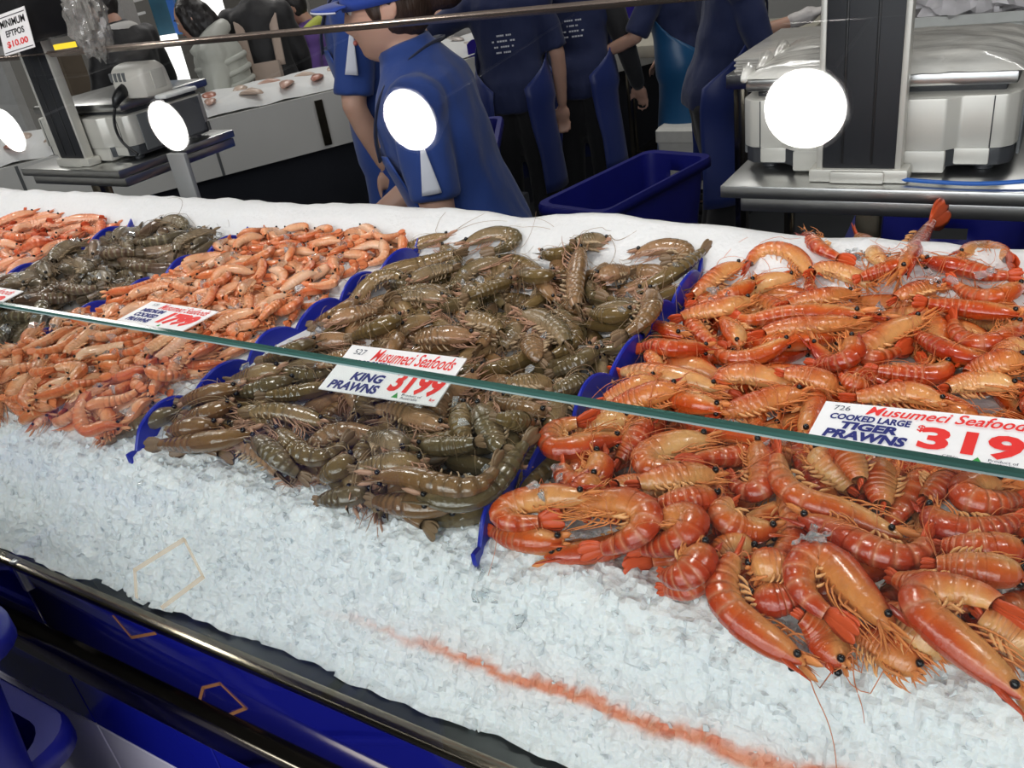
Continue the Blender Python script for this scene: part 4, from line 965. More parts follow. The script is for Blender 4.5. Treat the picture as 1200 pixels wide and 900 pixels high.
for row in range(2):
    for i in range(15):
        a = -.3 + i * .2 + r.normal(0, .02); n = -.13 - row * .22
        p = np.array(cpt(a, n, 1.062)); yaw = r.uniform(0, 6); c, s = math.cos(yaw), math.sin(yaw); L = r.uniform(.13, .18); rings = []
        for t, w_, h_ in ((-.5, .06, .02), (-.3, .20, .07), (0, .25, .10), (.3, .16, .06), (.5, .04, .015)):
            rings.append([p + np.array((c * L * t - s * L * w_ * math.cos(x), s * L * t + c * L * w_ * math.cos(x), L * h_ * (1 + math.sin(x)) - .002)) for x in np.arange(9) * 2 * PI / 9])
        o = MB().loft(rings).build('fish_fillet', M_FIL[r.integers(3)]); tag(o, 'pinkish fish fillet, %s from the near end in the %s row on the far counter' % (ORD[i], ('front', 'rear')[row]), 'fillet', 'fillets on the counter across the aisle')
for a0, a1, w_ in ((2.62, 3.15, 'nearer'), (3.2, 4.3, 'farther')):
    n = 60; rings = []
    for t in np.linspace(a0, a1, n):
        z1 = 1.075 + .022 * abs(math.sin((t - a0) * 34)); rings.append([cpt(t, -.03, 1.0), cpt(t, -.035, 1.0), cpt(t, -.035, z1), cpt(t, -.03, z1)])
    tag(MB().loft(rings).build('scalloped_edging', simple('violet_blue_plastic', (.035, .02, .34), .35), smooth=False), 'violet-blue scalloped plastic edging on the far counter, %s piece' % w_, 'edging', 'scalloped edging on the far counter')
# ================================================================ benches and boxes in the aisle
def bench(name, lo, hi, top_t, mat, label, legs=True):
    root = thing(name, ((lo[0] + hi[0]) / 2, (lo[1] + hi[1]) / 2, 0), label, 'bench')
    MB().box((lo[0], lo[1], hi[2] - top_t), hi, .006).build('top', mat, root, sharp=35)
    for x in (lo[0] + .04, hi[0] - .04):
        for y in (lo[1] + .04, hi[1] - .04): MB().box((x - .02, y - .02, 0), (x + .02, y + .02, hi[2] - top_t), .003).build('leg', M_STEELD, root, sharp=35)
    MB().box((lo[0] + .03, lo[1] + .05, .28), (hi[0] - .03, hi[1] - .05, .30), .003).build('lower_shelf', M_STEELD, root, sharp=35)
    return root
b1 = at_z(724, 64, .94); b2 = at_z(822, 34, .94); print('BENCH', b1, b2)
bench('cutting_bench', (-2.32, 5.0, 0), (-1.25, 5.7, .94), .07, simple('cutting_board_cream', (.62, .58, .48), .5), 'cream-topped cutting bench where a worker leans, across the aisle')
e = at_y(850, 88, 3.0); print('BENCH2', e)
bench('steel_bench', (e[0], 3.0, 0), (1.4, 3.75, e[2]), .05, M_STEEL, 'stainless steel bench behind the right-hand scale')
q = MB()
for k in range(5): q.box((e[0] + .02 + .006 * (k % 2), 3.03, e[2] + .001 + .009 * k), (e[0] + .42, 3.62 - .01 * (k % 3), e[2] + .009 + .009 * k), .003)
tag(q.build('paper_stack', M_FILM, sharp=35), 'low stack of white wrapping sheets on the steel bench', 'paper')
bp = at_y(1118, 46, 3.25); bz = e[2]; BX = bp[0]
root = thing('bag_bin', (BX, 3.4, bz), 'white plastic bin full of loose bags on the steel bench', 'bin')
MB().loft([[(BX + x * f, 3.4 + y * f, bz + z) for x, y in rrect(.21, .15, .03, 4)] for f, z in ((.88, 0), (.95, .075), (1.04, .075), (1.04, .105), (.96, .105), (.9, .03))]).build('bin_body', simple('off_white_plastic', (.62, .63, .60), .4), root, sharp=40)
crumple((BX, 3.4, bz + .17), np.array((.22, .15, .12)), 2., 'plastic_bags', simple('white_bag_film', (.74, .71, .72), .3, 0, .12, 12), 'heap of loose white plastic bags in the white bin', 'bags', kind='stuff', amp=.7, n=72)
fb = at_d(822, 128, 4.7)
q = MB().loft([[(fb[0] + x * f, fb[1] + y * f, .282 + z) for x, y in rrect(.17, .24, .02, 3)] for f, z in ((.92, 0), (1, .26), (1.04, .26), (1.04, .32), (.97, .335))])
tag(q.build('foam_box', simple('white_foam', (.72, .71, .66), .7), sharp=40), 'white foam fish box on a black crate, beside the worker in the teal apron', 'box')
for k in range(1, 2):
    q = MB(); z0 = .0
    q.box((fb[0] - .2, fb[1] - .28, z0), (fb[0] + .2, fb[1] + .28, z0 + .02), .004)
    for zz in (.06, .12, .18, .24): 
        for s_ in (-1, 1):
            q.box((fb[0] - .2, fb[1] + s_ * .275 - .006, z0 + zz), (fb[0] + .2, fb[1] + s_ * .275 + .006, z0 + zz + .035), .002); q.box((fb[0] + s_ * .195 - .006, fb[1] - .28, z0 + zz), (fb[0] + s_ * .195 + .006, fb[1] + .28, z0 + zz + .035), .002)
    for sx in (-1, 1):
        for sy in (-1, 1): q.box((fb[0] + sx * .19 - .012, fb[1] + sy * .268 - .012, z0), (fb[0] + sx * .19 + .012, fb[1] + sy * .268 + .012, z0 + .278), .003)
    tag(q.build('slatted_crate', M_BLACK, sharp=40), ('black slatted crate on the floor below the foam box', 'black slatted crate directly under the foam box')[k], 'crate', 'black crates under the foam box')
# ================================================================ room
def setting(name, q, mat): 
    o = q.build(name, mat, smooth=False); o['kind'] = 'structure'; return o
M_FLOOR = simple('wet_dark_floor', (.030, .032, .036), .55, 0, .4, 3); M_WALL = simple('grey_wall', (.30, .29, .27), .7, 0, .08, 2); M_CEIL = simple('dark_ceiling', (.04, .042, .046), .8)
RX0, RX1, RY0, RY1, RZ = -10., 4., -4., 9., 4.2
setting('floor', MB().box((RX0, RY0, -.1), (RX1, RY1, 0)), M_FLOOR)
setting('ceiling', MB().box((RX0, RY0, RZ), (RX1, RY1, RZ + .1)), M_CEIL)
setting('wall_left', MB().box((RX0 - .1, RY0, 0), (RX0, RY1, RZ)), M_WALL); setting('wall_right', MB().box((RX1, RY0, 0), (RX1 + .1, RY1, RZ)), M_WALL)
setting('wall_back', MB().box((RX0, RY1, 0), (RX1, RY1 + .1, RZ)), M_WALL); setting('wall_front', MB().box((RX0, RY0 - .1, 0), (RX1, RY0, RZ)), M_WALL)
M_LITE = emit('lit_panel', (1., .98, .95), 1.7)
def vpanel(px0, px1, py0, py1, depth, th, name, mat, label, cat, zlo=None, zhi=None):
    """upright slab standing at that depth, spanning those photo columns"""
    a = at_d(px0, py1, depth); b_ = at_d(px1, py1, depth); c = at_d((px0 + px1) / 2, py0, depth)
    z1 = c[2] if zhi is None else zhi; z0 = min(a[2], b_[2]) if zlo is None else zlo; d = (b_ - a)[:2]; d /= np.linalg.norm(d); n = np.array((-d[1], d[0])) * th
    P = [a[:2], b_[:2], b_[:2] + n, a[:2] + n]
    q = MB().loft([[(p[0], p[1], z) for p in P] for z in (z0, z1)]); o = q.build(name, mat, smooth=False); tag(o, label, cat); return o
vpanel(-60, 66, 40, 235, 5.6, .1, 'partition', simple('pale_partition', (.52, .52, .51), .6), 'pale grey partition wall panel behind the left-hand scale', 'partition', 0)
vpanel(186, 226, 38, 150, 7.6, .3, 'lit_cabinet', M_LITE, 'brightly lit white display cabinet beside the grey column', 'cabinet', 0)
vpanel(158, 186, -60, 140, 6.8, .25, 'column', simple('grey_column', (.40, .39, .38), .5), 'grey square column behind the customers at upper left', 'column', 0)
vpanel(186, 222, -190, 39, 7.7, .1, 'banner', simple('teal_banner', (.02, .10, .16), .6, 0, .5, 5), 'dark teal hanging banner above the lit cabinet', 'banner', None, RZ)
vpanel(206, 214, -190, 39, 7.5, .05, 'banner', simple('blue_banner', (.02, .12, .45), .6), 'narrow bright blue banner beside the dark teal one', 'banner', None, RZ)
vpanel(66, 90, 50, 64, 6.4, .05, 'lit_sign', emit('yellow_lit', (1., .72, .05), 1.1), 'small yellow lit sign behind the left-hand scale', 'sign')
vpanel(70, 88, 65, 110, 6.45, .05, 'lit_board', M_LITE, 'white lit board under the yellow sign at upper left', 'board', 0)
vpanel(86, 116, 52, 190, 6.0, .3, 'cardboard_bin', simple('brown_board', (.15, .115, .08), .7, 0, .2, 5), 'tall brown-grey bin beside the white lit board', 'bin', 0)
vpanel(228, 262, -60, 20, 8.0, .1, 'lit_window', M_LITE, 'bright shop window above the puffer jacket customer', 'window')
vpanel(300, 372, -60, 60, 7.4, .1, 'partition', simple('pale_partition_warm', (.56, .53, .50), .6), 'pale partition wall behind the purple hoodie customer', 'partition', 0)
vpanel(516, 600, -60, 60, 8.2, .1, 'partition', simple('dim_partition', (.45, .43, .40), .6), 'beige partition wall behind the fish counter at the middle', 'partition', 0)
r = np.random.default_rng(3); shp = thing('goods_shelf', at_d(140, 60, 7.2) * (1, 1, 0), 'shelves of small coloured packs beside the grey column', 'shelf')
for j in range(4):
    a = at_d(118, -8 + 17 * j, 7.2); b_ = at_d(160, -8 + 17 * j, 7.2); b_[2] = a[2]; d = (b_ - a) / np.linalg.norm(b_ - a); n = np.array((-d[1], d[0], 0))
    MB().loft([[a, b_, b_ + n * .25, a + n * .25], [a + (0, 0, .02), b_ + (0, 0, .02), b_ + n * .25 + (0, 0, .02), a + n * .25 + (0, 0, .02)]]).build('shelf_board', M_WHITEC, shp, smooth=False)
    x = .02; L_ = np.linalg.norm(b_ - a); i = 0
    while x < L_ - .06:
        w_ = r.uniform(.035, .06); h_ = r.uniform(.05, .085); p = a + d * x + n * .02 + (0, 0, .0205); cc = [(.7, .1, .06), (.75, .6, .1), (.1, .2, .5), (.7, .7, .68), (.5, .2, .3), (.1, .12, .14)][r.integers(6)]
        o = MB().loft([[p, p + d * w_, p + d * w_ + n * .06, p + n * .06], [p + (0, 0, h_), p + d * w_ + (0, 0, h_), p + d * w_ + n * .05 + (0, 0, h_), p + n * .05 + (0, 0, h_)], [p + d * w_ * .35 + n * .02 + (0, 0, h_ * 1.3), p + d * w_ * .65 + n * .02 + (0, 0, h_ * 1.3), p + d * w_ * .65 + n * .04 + (0, 0, h_ * 1.3), p + d * w_ * .35 + n * .04 + (0, 0, h_ * 1.3)]]).build('goods_pack', simple('pack_%d_%d' % (j, i), cc, .4), smooth=False)
        tag(o, 'small coloured pack, %s from left on the %s shelf by the grey column' % (ORD[i], ('top', 'second', 'third', 'bottom')[j]), 'pack', 'packs on the shelves by the grey column'); x += w_ + .012; i += 1
for z in (-1, 1):
    a = at_d(118 if z < 0 else 160, 60, 7.2); MB().box((a[0] - .02, a[1] - .02, 0), (a[0] + .02, a[1] + .02, at_d(140, -30, 7.2)[2]), .003).build('upright', M_STEELD, shp, sharp=30)
# ================================================================ people
M_SKIN = simple('skin_light', (.58, .34, .25), .5, 0, .06, 14, **{'Subsurface Weight': .15, 'Subsurface Radius': (.01, .004, .002)})
M_SKIN2 = simple('skin_tan', (.42, .22, .14), .5, 0, .06, 14)
def cloth(name, col, rough=.8, bump=.35, s=34.):
    t = NT(name); c = t.obj(); f = t.noise(s, 3, c); g = t.noise(5, 2, c)
    b = t.bsdf(**{'Base Color': t.mix(g, tuple(x * .85 for x in col), tuple(min(1, x * 1.15) for x in col)), 'Roughness': rough, 'Sheen Weight': .15}); t.bump(b, f, bump, .006); return t.m
M_POLO = cloth('royal_blue_polo', (.012, .045, .22)); M_POLOD = cloth('navy_polo', (.007, .015, .07)); M_APR = cloth('blue_apron', (.020, .060, .27), .45, .2, 9); M_APRD = cloth('deep_blue_apron', (.010, .026, .16), .45, .2, 9)
M_TEAL = cloth('teal_apron', (.006, .085, .22), .35, .25, 8); M_TROU = cloth('black_trousers', (.008, .008, .010)); M_STRAP = cloth('dark_strap', (.010, .014, .045)); M_BLK = cloth('black_jacket', (.010, .010, .012), .6)
M_PUFF = cloth('cream_puffer', (.52, .53, .48), .45, .2, 12); M_PURP = cloth('purple_hoodie', (.14, .07, .30)); M_GREYH = cloth('grey_hoodie', (.36, .35, .34)); M_BEIGE = cloth('beige_strap', (.46, .36, .30)); M_WHT = cloth('white_cloth', (.70, .69, .66))
M_DEN = cloth('pale_denim', (.20, .28, .38)); M_SHOE = simple('dark_shoe', (.015, .015, .017), .5); M_CAP = cloth('royal_blue_cap', (.010, .045, .30), .7, .15); M_STRIPE = cloth('white_stripe', (.62, .63, .70), .6, .1)
M_GLOVE = simple('white_glove', (.66, .62, .60), .45, 0, .1, 30, .3); M_LIP = simple('lips', (.45, .14, .12), .4)
def hair_mat(name, c):
    t = NT(name); mp = t.n('ShaderNodeMapping'); mp.inputs['Scale'].default_value = (60, 60, 6); t.l(t.obj(), mp.inputs[0]); f = t.noise(3, 4, mp.outputs[0])
    b = t.bsdf(**{'Base Color': t.mix(f, tuple(x * .5 for x in c), tuple(x * 1.6 for x in c)), 'Roughness': .4}); t.bump(b, f, .5, .004); return t.m
M_HAIR = hair_mat('black_hair', (.012, .010, .010)); M_HAIRB = hair_mat('brown_hair', (.035, .020, .014))
def rotm(ax, a):
    return np.array(Matrix.Rotation(a, 3, Vector(ax)))
TORSO = [(-.10, .150, .105, 0), (-.03, .168, .115, 0), (.05, .160, .110, .0), (.14, .142, .100, .005), (.24, .150, .105, .008), (.33, .166, .112, .008), (.41, .178, .108, 0), (.455, .168, .088, -.006), (.49, .115, .068, -.010), (.52, .062, .056, -.008)]
def person(head, yaw, lean, label, L=None, Rr=None, body_s=1., hp=0., hy=0., voxel=.011, shirt=None, sleeve=.62, trousers=M_TROU, apron=None, wrap=118, apr_low=.42, skin=M_SKIN, hair=None, hair_mt=M_HAIR, cap=False, extra=None, puffy=0., face=True, legs=True, gloves=False, name='person', apr_top=.34, hf=.060, hz=.645):
    """head: world position of the head centre. yaw: heading. arms: (elbow, wrist) from the shoulder, in (right, forward, up)"""
    s = body_s; F = np.array((math.cos(yaw), math.sin(yaw), 0)); R = np.array((F[1], -F[0], 0)); U = np.array((0, 0, 1.))
    RL = rotm(R, -lean)
    head = np.asarray(head, float); hl = np.array((0, hf, hz)) * s
    def loc(v): return v[0] * R + v[1] * F + v[2] * U
    pel = head - RL @ loc(hl)
    def tw(v): return pel + RL @ loc(np.asarray(v, float) * s)          # upper body
    root = thing(name, (pel[0], pel[1], 0.), label, 'person')
    def ell(infl, lo=0, hi=len(TORSO), n=24, mult=1.):
        return [[tw((w * mult * math.cos(a) + infl / s * math.cos(a), o + (d * mult + infl / s) * math.sin(a), h)) for a in np.arange(n) * 2 * PI / n] for h, w, d, o in TORSO[lo:hi]]
    sh = {1: np.array((.172, -.005, .425)), -1: np.array((-.172, -.005, .425))}
    arms = {}
    for sg, spec in ((1, Rr), (-1, L)):
        e, w_ = spec or ((sg * .06, .02, -.27), (sg * .07, .10, -.50))
        S0 = tw(sh[sg]); E = S0 + loc(np.asarray(e) * s); W = S0 + loc(np.asarray(w_) * s); arms[sg] = (S0, E, W)
    # body: one skin
    b = MB(); b.loft(ell(0))
    hipz = pel[2]
    lg = {}
    for sg in (1, -1):
        h0 = tw((sg * .085, 0, -.05)); k = np.array((pel[0], pel[1], 0)) + R * sg * .095 * s + F * .03 + U * hipz * .53; a = np.array((pel[0], pel[1], 0)) + R * sg * .10 * s - F * .01 + U * .09; lg[sg] = (h0, k, a)
        if legs:
            b.capsule([h0, (h0 + k) / 2, k, (k * .6 + a * .4), a], np.array((.092, .078, .056, .056, .038)) * s)
            b.capsule([a + (0, 0, -.045), a + F * .13 + (0, 0, -.06)], np.array((.042, .034)) * s)
        S0, E, W = arms[sg]
        b.capsule([S0 * .9 + tw((0, 0, .40)) * .1, S0 * .6 + E * .4, E, E * .6 + W * .4, W], np.array((.056, .048, .039, .038, .026)) * s)
        hd = (W - E) / np.linalg.norm(W - E)
        # hand: palm, four fingers, thumb
        side = np.cross(hd, loc((0, .3, 1))); side /= np.linalg.norm(side) + 1e-9; nr = np.cross(side, hd)
        hm = b if not gloves else MB()
        pc = W + hd * .055 * s
        hm.sphere(pc, .048 * s, 10, 8, axes=np.array((hd * 1.05, side * .85, nr * .40)))
        for f, (o, ln) in enumerate(((-.030, .070), (-.010, .080), (.010, .076), (.029, .060))):
            p0 = W + hd * .085 * s + side * o * s; p1 = p0 + (hd * .5 + side * o * 4 * .12) * ln * s - nr * .006; p2 = p1 + (hd * .42 - nr * .30) * ln * s
            hm.capsule([p0, p1, p2], np.array((.0095, .0085, .007)) * s, 8)
        p0 = W + hd * .03 * s - side * .032 * s; hm.capsule([p0, p0 + (hd * .030 - side * .022 - nr * .006) * s, p0 + (hd * .060 - side * .030 - nr * .016) * s], np.array((.012, .010, .008)) * s, 8)
        if gloves:
            hm.capsule([W - hd * .05, W, W + hd * .03], np.array((.036, .034, .038)) * s, 12); go = hm.build('glove', M_GLOVE, root); remesh(go, .005, 2, .002, 30)
    # neck and head
    HR = rotm(U, hy) @ RL @ rotm(R, 0); Fh = HR @ F; Rh = HR @ R; Uh = HR @ U
    P_ = rotm(Rh, -hp - 0.0); Fh, Uh = P_ @ Fh, P_ @ Uh
    def hw(v): return head + (v[0] * Rh + v[1] * Fh + v[2] * Uh) * s
    b.capsule([tw((0, -.015, .47)), tw((0, 0, .55)), hw((0, -.022, -.06))], np.array((.062, .052, .052)) * s)
    rings = []
    for i in range(45):
        ph = PI * (i + .05) / 44.1; ring = []
        for j in range(56):
            az = 2 * PI * j / 56; x, y, z = math.sin(ph) * math.sin(az), math.sin(ph) * math.cos(az), -math.cos(ph)
            X = .075 * x; Y = .094 * y; Z = .120 * z
            if z < 0 and y > 0: Y *= max(math.sin(ph), .02) ** -.50
            if z < 0: X *= 1 - .30 * (-z) ** 1.6; Y *= (1 - .08 * z * z) if y > 0 else (1 - .42 * (-z) ** 1.2)
            if y > 0:
                g = lambda x0, z0, sx, sz: math.exp(-((X - x0) / sx) ** 2 - ((Z - z0) / sz) ** 2)
                up = np.clip((.020 - Z) / .052, 0, 1) * (1 if Z > -.034 else math.exp(-((Z + .034) / .008) ** 2))
                Y += .024 * up * math.exp(-(X / .013) ** 2) * (y > .3)
                Y += .004 * g(.03, .030, .03, .010) + .004 * g(-.03, .030, .03, .010) - .009 * g(.031, .010, .015, .011) - .009 * g(-.031, .010, .015, .011)
                Y += .007 * g(0, -.053, .020, .006) + .006 * g(0, -.067, .018, .006) - .003 * g(0, -.060, .024, .003) + .012 * g(0, -.094, .022, .018) + .004 * g(.04, -.02, .02, .02) + .004 * g(-.04, -.02, .02, .02)
            ring.append(hw((X, Y, Z)))
        rings.append(ring)
    b.loft(rings)
    for sg in (1, -1):
        b.sphere(hw((sg * .074, -.008, -.004)), s, 10, 8, axes=np.array((Rh * .010, Fh * .019 - Uh * .004, Uh * .031)))
        b.tube([hw((sg * (.078 + .007 * (1 - abs(math.cos(t)))), -.012 - .019 * math.sin(t), .002 + .027 * math.cos(t))) for t in np.linspace(-.3, PI, 9)], .0045 * s, 6)
    bo = b.build('body', skin, root); remesh(bo, voxel, 2)
    if face:
        for sg in (1, -1):
            MB().sphere(hw((sg * .030, .0755, .010)), .0118 * s, 10, 8).build('eye', simple('eye_white', (.75, .72, .68), .2) if 'eye_white' not in bpy.data.materials else bpy.data.materials['eye_white'], root)
            MB().sphere(hw((sg * .031, .0835, .0085)), .0056 * s, 8, 6).build('iris', M_EYE, root)
            MB().tube([hw((sg * (.014 + .035 * t), .096 - .022 * t * t, .029 + .006 * math.sin(t * 3))) for t in np.linspace(0, 1, 7)], np.array((.002, .0035, .0038, .0036, .003, .002, .001)) * s, 6).build('eyebrow', hair_mt, root)
        MB().sphere(hw((0, .0935, -.060)), s, 10, 6, axes=np.array((Rh * .021, Fh * .006, Uh * .0065))).build('lips', M_LIP, root)
    # clothes
    if shirt is not None:
        q = MB(); q.loft(ell(.020 + puffy, 0, 10, mult=1.02))
        for sg in (1, -1):
            S0, E, W = arms[sg]; r0 = .066 + puffy * .8
            if sleeve <= 1: e = S0 + (E - S0) * sleeve * 1.12; q.tube([S0 * .8 + tw((0, 0, .41)) * .2, S0 * .6 + e * .4, e], np.array((r0 + .004, r0 - .002, r0 - .004)) * s, 16)
            else: q.tube([S0 * .8 + tw((0, 0, .41)) * .2, S0 * .5 + E * .5, E, E * .5 + W * .5, W], np.array((r0 + .004, r0 - .004, r0 - .012, r0 - .018, r0 - .026)) * s, 16)
            q.sphere(S0, (r0 + .006) * s, 12, 8)
        q.loft([[tw((.070 * k * math.cos(a), -.006 + .062 * k * math.sin(a), h)) for a in np.arange(20) * 2 * PI / 20] for h, k in ((.44, 1.9), (.475, 1.5), (.505, 1.2), (.545, 1.08))])
        so = q.build('shirt' if not puffy else 'jacket', shirt, root); remesh(so, max(.008, voxel * .9), 3, .009, 10.)
    if legs and trousers is not None:
        q = MB(); q.loft(ell(.010, 0, 4, mult=1.02))
        for sg in (1, -1):
            h0, k, a = lg[sg]; q.tube([h0, (h0 + k) / 2, k, (k + a) / 2, a + (0, 0, .02)], np.array((.106, .094, .078, .074, .068)) * s, 14)
            MB().capsule([a + (0, 0, -.035) - F * .03, a + F * .08 + (0, 0, -.047), a + F * .15 + (0, 0, -.055)], np.array((.050, .043, .036)) * s).build('shoe', M_SHOE, root)
        to = q.build('trousers', trousers, root); remesh(to, .012, 4, .006, 8.)
    if apron is not None:
        hs = np.concatenate((np.linspace(apr_top, -.08, 10), np.linspace(-.16, -(hipz / s) + apr_low / s, 8))); n = 30; P = []
        for h in hs:
            hh = max(h, -.10); w = np.interp(hh, [t[0] for t in TORSO], [t[1] for t in TORSO]); d = np.interp(hh, [t[0] for t in TORSO], [t[2] for t in TORSO])
            fl = max(0, -.1 - h) * .10; g = np.interp(h, [-.3, .02, .16, apr_top], [wrap * .92, wrap, wrap * .6, 42]); row = []
            for t in np.linspace(-1, 1, n):
                a = math.radians(90 + g * t); rip = .006 * math.sin(t * 9 + h * 3) * min(1, max(0, .1 - h) * 3)
                v = np.array(((w * 1.02 + .038 + fl + rip) * math.cos(a), (d * 1.02 + .038 + fl + rip) * math.sin(a), h))
                row.append(tw(v) if h > -.1 else np.array((0, 0, 1.)) * (pel[2] + h * s) + (tw((v[0], v[1], -.1)) * (1, 1, 0)))
            P.append(row)
        ao = MB().grid(P).build('apron', apron, root); md = ao.modifiers.new('t', 'SOLIDIFY'); md.thickness = .004
        for sg in (1, -1):                                   # neck strap
            pts = [tw((sg * .10, .142, .33)), tw((sg * .105, .125, .40)), tw((sg * .10, .06, .487)), tw((sg * .07, -.055, .52)), tw((0, -.09, .515))]
            MB().tube(resample(pts, 18)[0], .017 * s, 8, flat=(F, .25)).build('neck_strap', M_STRAP, root)
    if hair is not None:
        q = MB(); q.sphere(hw((0, -.020, .022)), s, 28, 20, axes=np.array((Rh * .083, Fh * .096, Uh * .112)))
        if hair == 'bun': q.sphere(hw((0, -.135, .012)), s, 18, 14, axes=np.array((Rh * .052, Fh * .055, Uh * .052)))
        if hair == 'bun':
            for sg in (1, -1): q.capsule([hw((sg * .068, .030, .045)), hw((sg * .074, .024, .01)), hw((sg * .074, .018, -.02))], np.array((.016, .012, .006)) * s, 8)
        if hair == 'long':
            q.capsule([hw((0, -.045, .02)), hw((0, -.075, -.09)), hw((0, -.10, -.20)), hw((0, -.105, -.31))], np.array((.088, .085, .07, .04)) * s, 18)
            for sg in (1, -1): q.capsule([hw((sg * .060, .02, .06)), hw((sg * .078, .02, -.02)), hw((sg * .075, .0, -.12)), hw((sg * .06, -.05, -.2))], np.array((.038, .036, .032, .02)) * s, 12)
        ho = q.build('hair', hair_mt, root); remesh(ho, .008, 2, .004, 28.)
    if cap:
        q = MB(); q.sphere(hw((0, -.008, .026)), s, 30, 18, axes=np.array((Rh * .092, Fh * .112, Uh * .104)))
        V = q.v[0]; dz = (V - hw((0, 0, .010))) @ Uh; q.v[0] = V - np.outer(np.minimum(dz, 0), Uh)
        q.build('cap_crown', M_CAP, root)
        n = 19; P = []
        for i in range(7):
            f = i / 6.; P.append([hw((math.sin(a) * (.086 + .006 * f), .060 + (.046 * math.cos(a * .95) if True else 0) + .066 * f * math.cos(a * .85), .030 - .012 * (1 - math.cos(a)) - .006 * f * f + .002 * f)) for a in np.linspace(-1.35, 1.35, n)])
        bo = MB().grid(P).build('cap_brim', M_CAP, root); md = bo.modifiers.new('t', 'SOLIDIFY'); md.thickness = .005; md.offset = 1
        part(MB().tube(P[-1], .0026, 6).build('brim_piping', M_STRIPE, bo), 'white piping along the brim')
        q = MB(); q.loft([[hw((x * 1.0, -.117 + .0, z)) for x, z in ((-.03, .040), (.03, .040), (.03, .050), (-.03, .050))], [hw((x, -.113, z)) for x, z in ((-.03, .040), (.03, .040), (.03, .050), (-.03, .050))]])
        q.build('cap_strap', M_STRIPE, root, smooth=False)
    if extra: extra(root, tw, arms, hw, s, F, R, loc)
    return root
def stripe_on(root, S0, E, out, s, t0, t1, w0, w1, rad):
    ax = (E - S0) / np.linalg.norm(E - S0); o = out - ax * out.dot(ax); o /= np.linalg.norm(o); w = np.cross(ax, o); P = []
    for t in np.linspace(t0, t1, 9):
        a1 = np.interp(t, [t0, t1], [w0, w1]); P.append([S0 + (E - S0) * t + rad * s * (o * math.cos(a) + w * math.sin(a)) for a in np.linspace(-a1, a1, 7)])
    ob = MB().grid(P).build('sleeve_stripe', M_STRIPE, root); md = ob.modifiers.new('t', 'SOLIDIFY'); md.thickness = .003
def back_print(root, tw, rows, z0=.33, w=.085):
    for k, f in enumerate(rows):
        q = MB(); n = 9
        for i in range(n):
            if (i * 7 + k * 3) % 5 == 0: continue
            x0 = -w * f + 2 * w * f * i / n; x1 = x0 + 2 * w * f / n * .8; z = z0 - .026 * k; y = -.131
            q.loft([[tw((x, y + dy, zz)) for x, zz in ((x0, z), (x1, z), (x1, z + .008), (x0, z + .008))] for dy in (0, -.0015)])
        q.build('back_print', M_STRIPE, root, smooth=False)
LEFT = np.arctan2(-.50, -.86)
def ang(x, y): return math.atan2(y, x)
# worker in the foreground: blue cap, polo with a white sleeve stripe
def x1(root, tw, arms, hw, s, F, R, loc):
    S0, E, W = arms[-1]; stripe_on(root, S0, S0 + (E - S0) * .66, np.array((.55, -.83, -.1)), s, .50, 1.05, .07, .30, .0765)
person(at_d(453, 7, 1.98), LEFT, math.radians(14), 'worker in blue cap and striped-sleeve polo, closest behind the glass, facing left', L=((-.035, -.010, -.27), (-.03, -.03, -.50)), Rr=((.05, .05, -.26), (-.02, .25, -.36)),
       voxel=.0062, body_s=1.0, hf=-.005, hz=.627, hp=math.radians(-9), shirt=M_POLO, sleeve=.68, apron=M_APR, wrap=88, hair='bun', hair_mt=M_HAIRB, cap=True, extra=x1, name='person')
def x2(root, tw, arms, hw, s, F, R, loc):
    S0, E, W = arms[-1]; stripe_on(root, S0, S0 + (E - S0) * .70, np.array((.55, -.83, -.1)), s, .15, .95, .02, .25, .080)
person(at_d(374, -74, 2.65), LEFT, math.radians(6), 'worker in blue polo and apron partly hidden behind the one in the blue cap', L=((-.05, .05, -.26), (-.01, .0, -.46)), voxel=.010, shirt=M_POLO, sleeve=.78, apron=M_APR, wrap=100, extra=x2, hair='short')
def x3(root, tw, arms, hw, s, F, R, loc): back_print(root, tw, (.5, .7, .6, .5), .27)
person(at_d(588, -52, 4.3), ang(-.35, .94), math.radians(8), 'worker in navy polo and blue apron with the left elbow raised, back turned', L=((-.26, .05, -.10), (-.14, .22, .08)), Rr=((.07, -.02, -.27), (.06, .02, -.52)), voxel=.012, shirt=M_POLOD, sleeve=.8, apron=M_APRD, wrap=158, extra=x3, hair='short')
def x4(root, tw, arms, hw, s, F, R, loc):
    back_print(root, tw, (.6, .35, .7, .8), .29)
    for sg in (1, -1):
        S0, E, W = arms[sg]; part(MB().capsule([S0 * .7 + E * .3, E, E * .5 + W * .5, W], np.array((.068, .056, .05, .04)) * s).build('undersleeve', M_TROU, root), 'black long undersleeve')
person(at_d(668, -62, 4.5), ang(-.35, .94), math.radians(6), 'worker with back turned in navy polo and black sleeves, blue apron over black trousers', L=((-.05, .10, -.26), (-.02, .30, -.30)), Rr=((.08, -.02, -.27), (.13, .06, -.50)), voxel=.012, shirt=M_POLOD, sleeve=.5, apron=M_APRD, wrap=162,
       extra=x4, hair='short')
person(at_d(768, -78, 4.45), ang(-.95, .1), math.radians(8), 'worker in a long teal-blue apron with an arm on the cutting bench', L=((-.10, .10, -.25), (-.10, .33, -.33)), Rr=((.06, .05, -.27), (.05, .20, -.42)), voxel=.012, shirt=M_POLOD, sleeve=.85, apron=M_TEAL, wrap=165, hair='short')
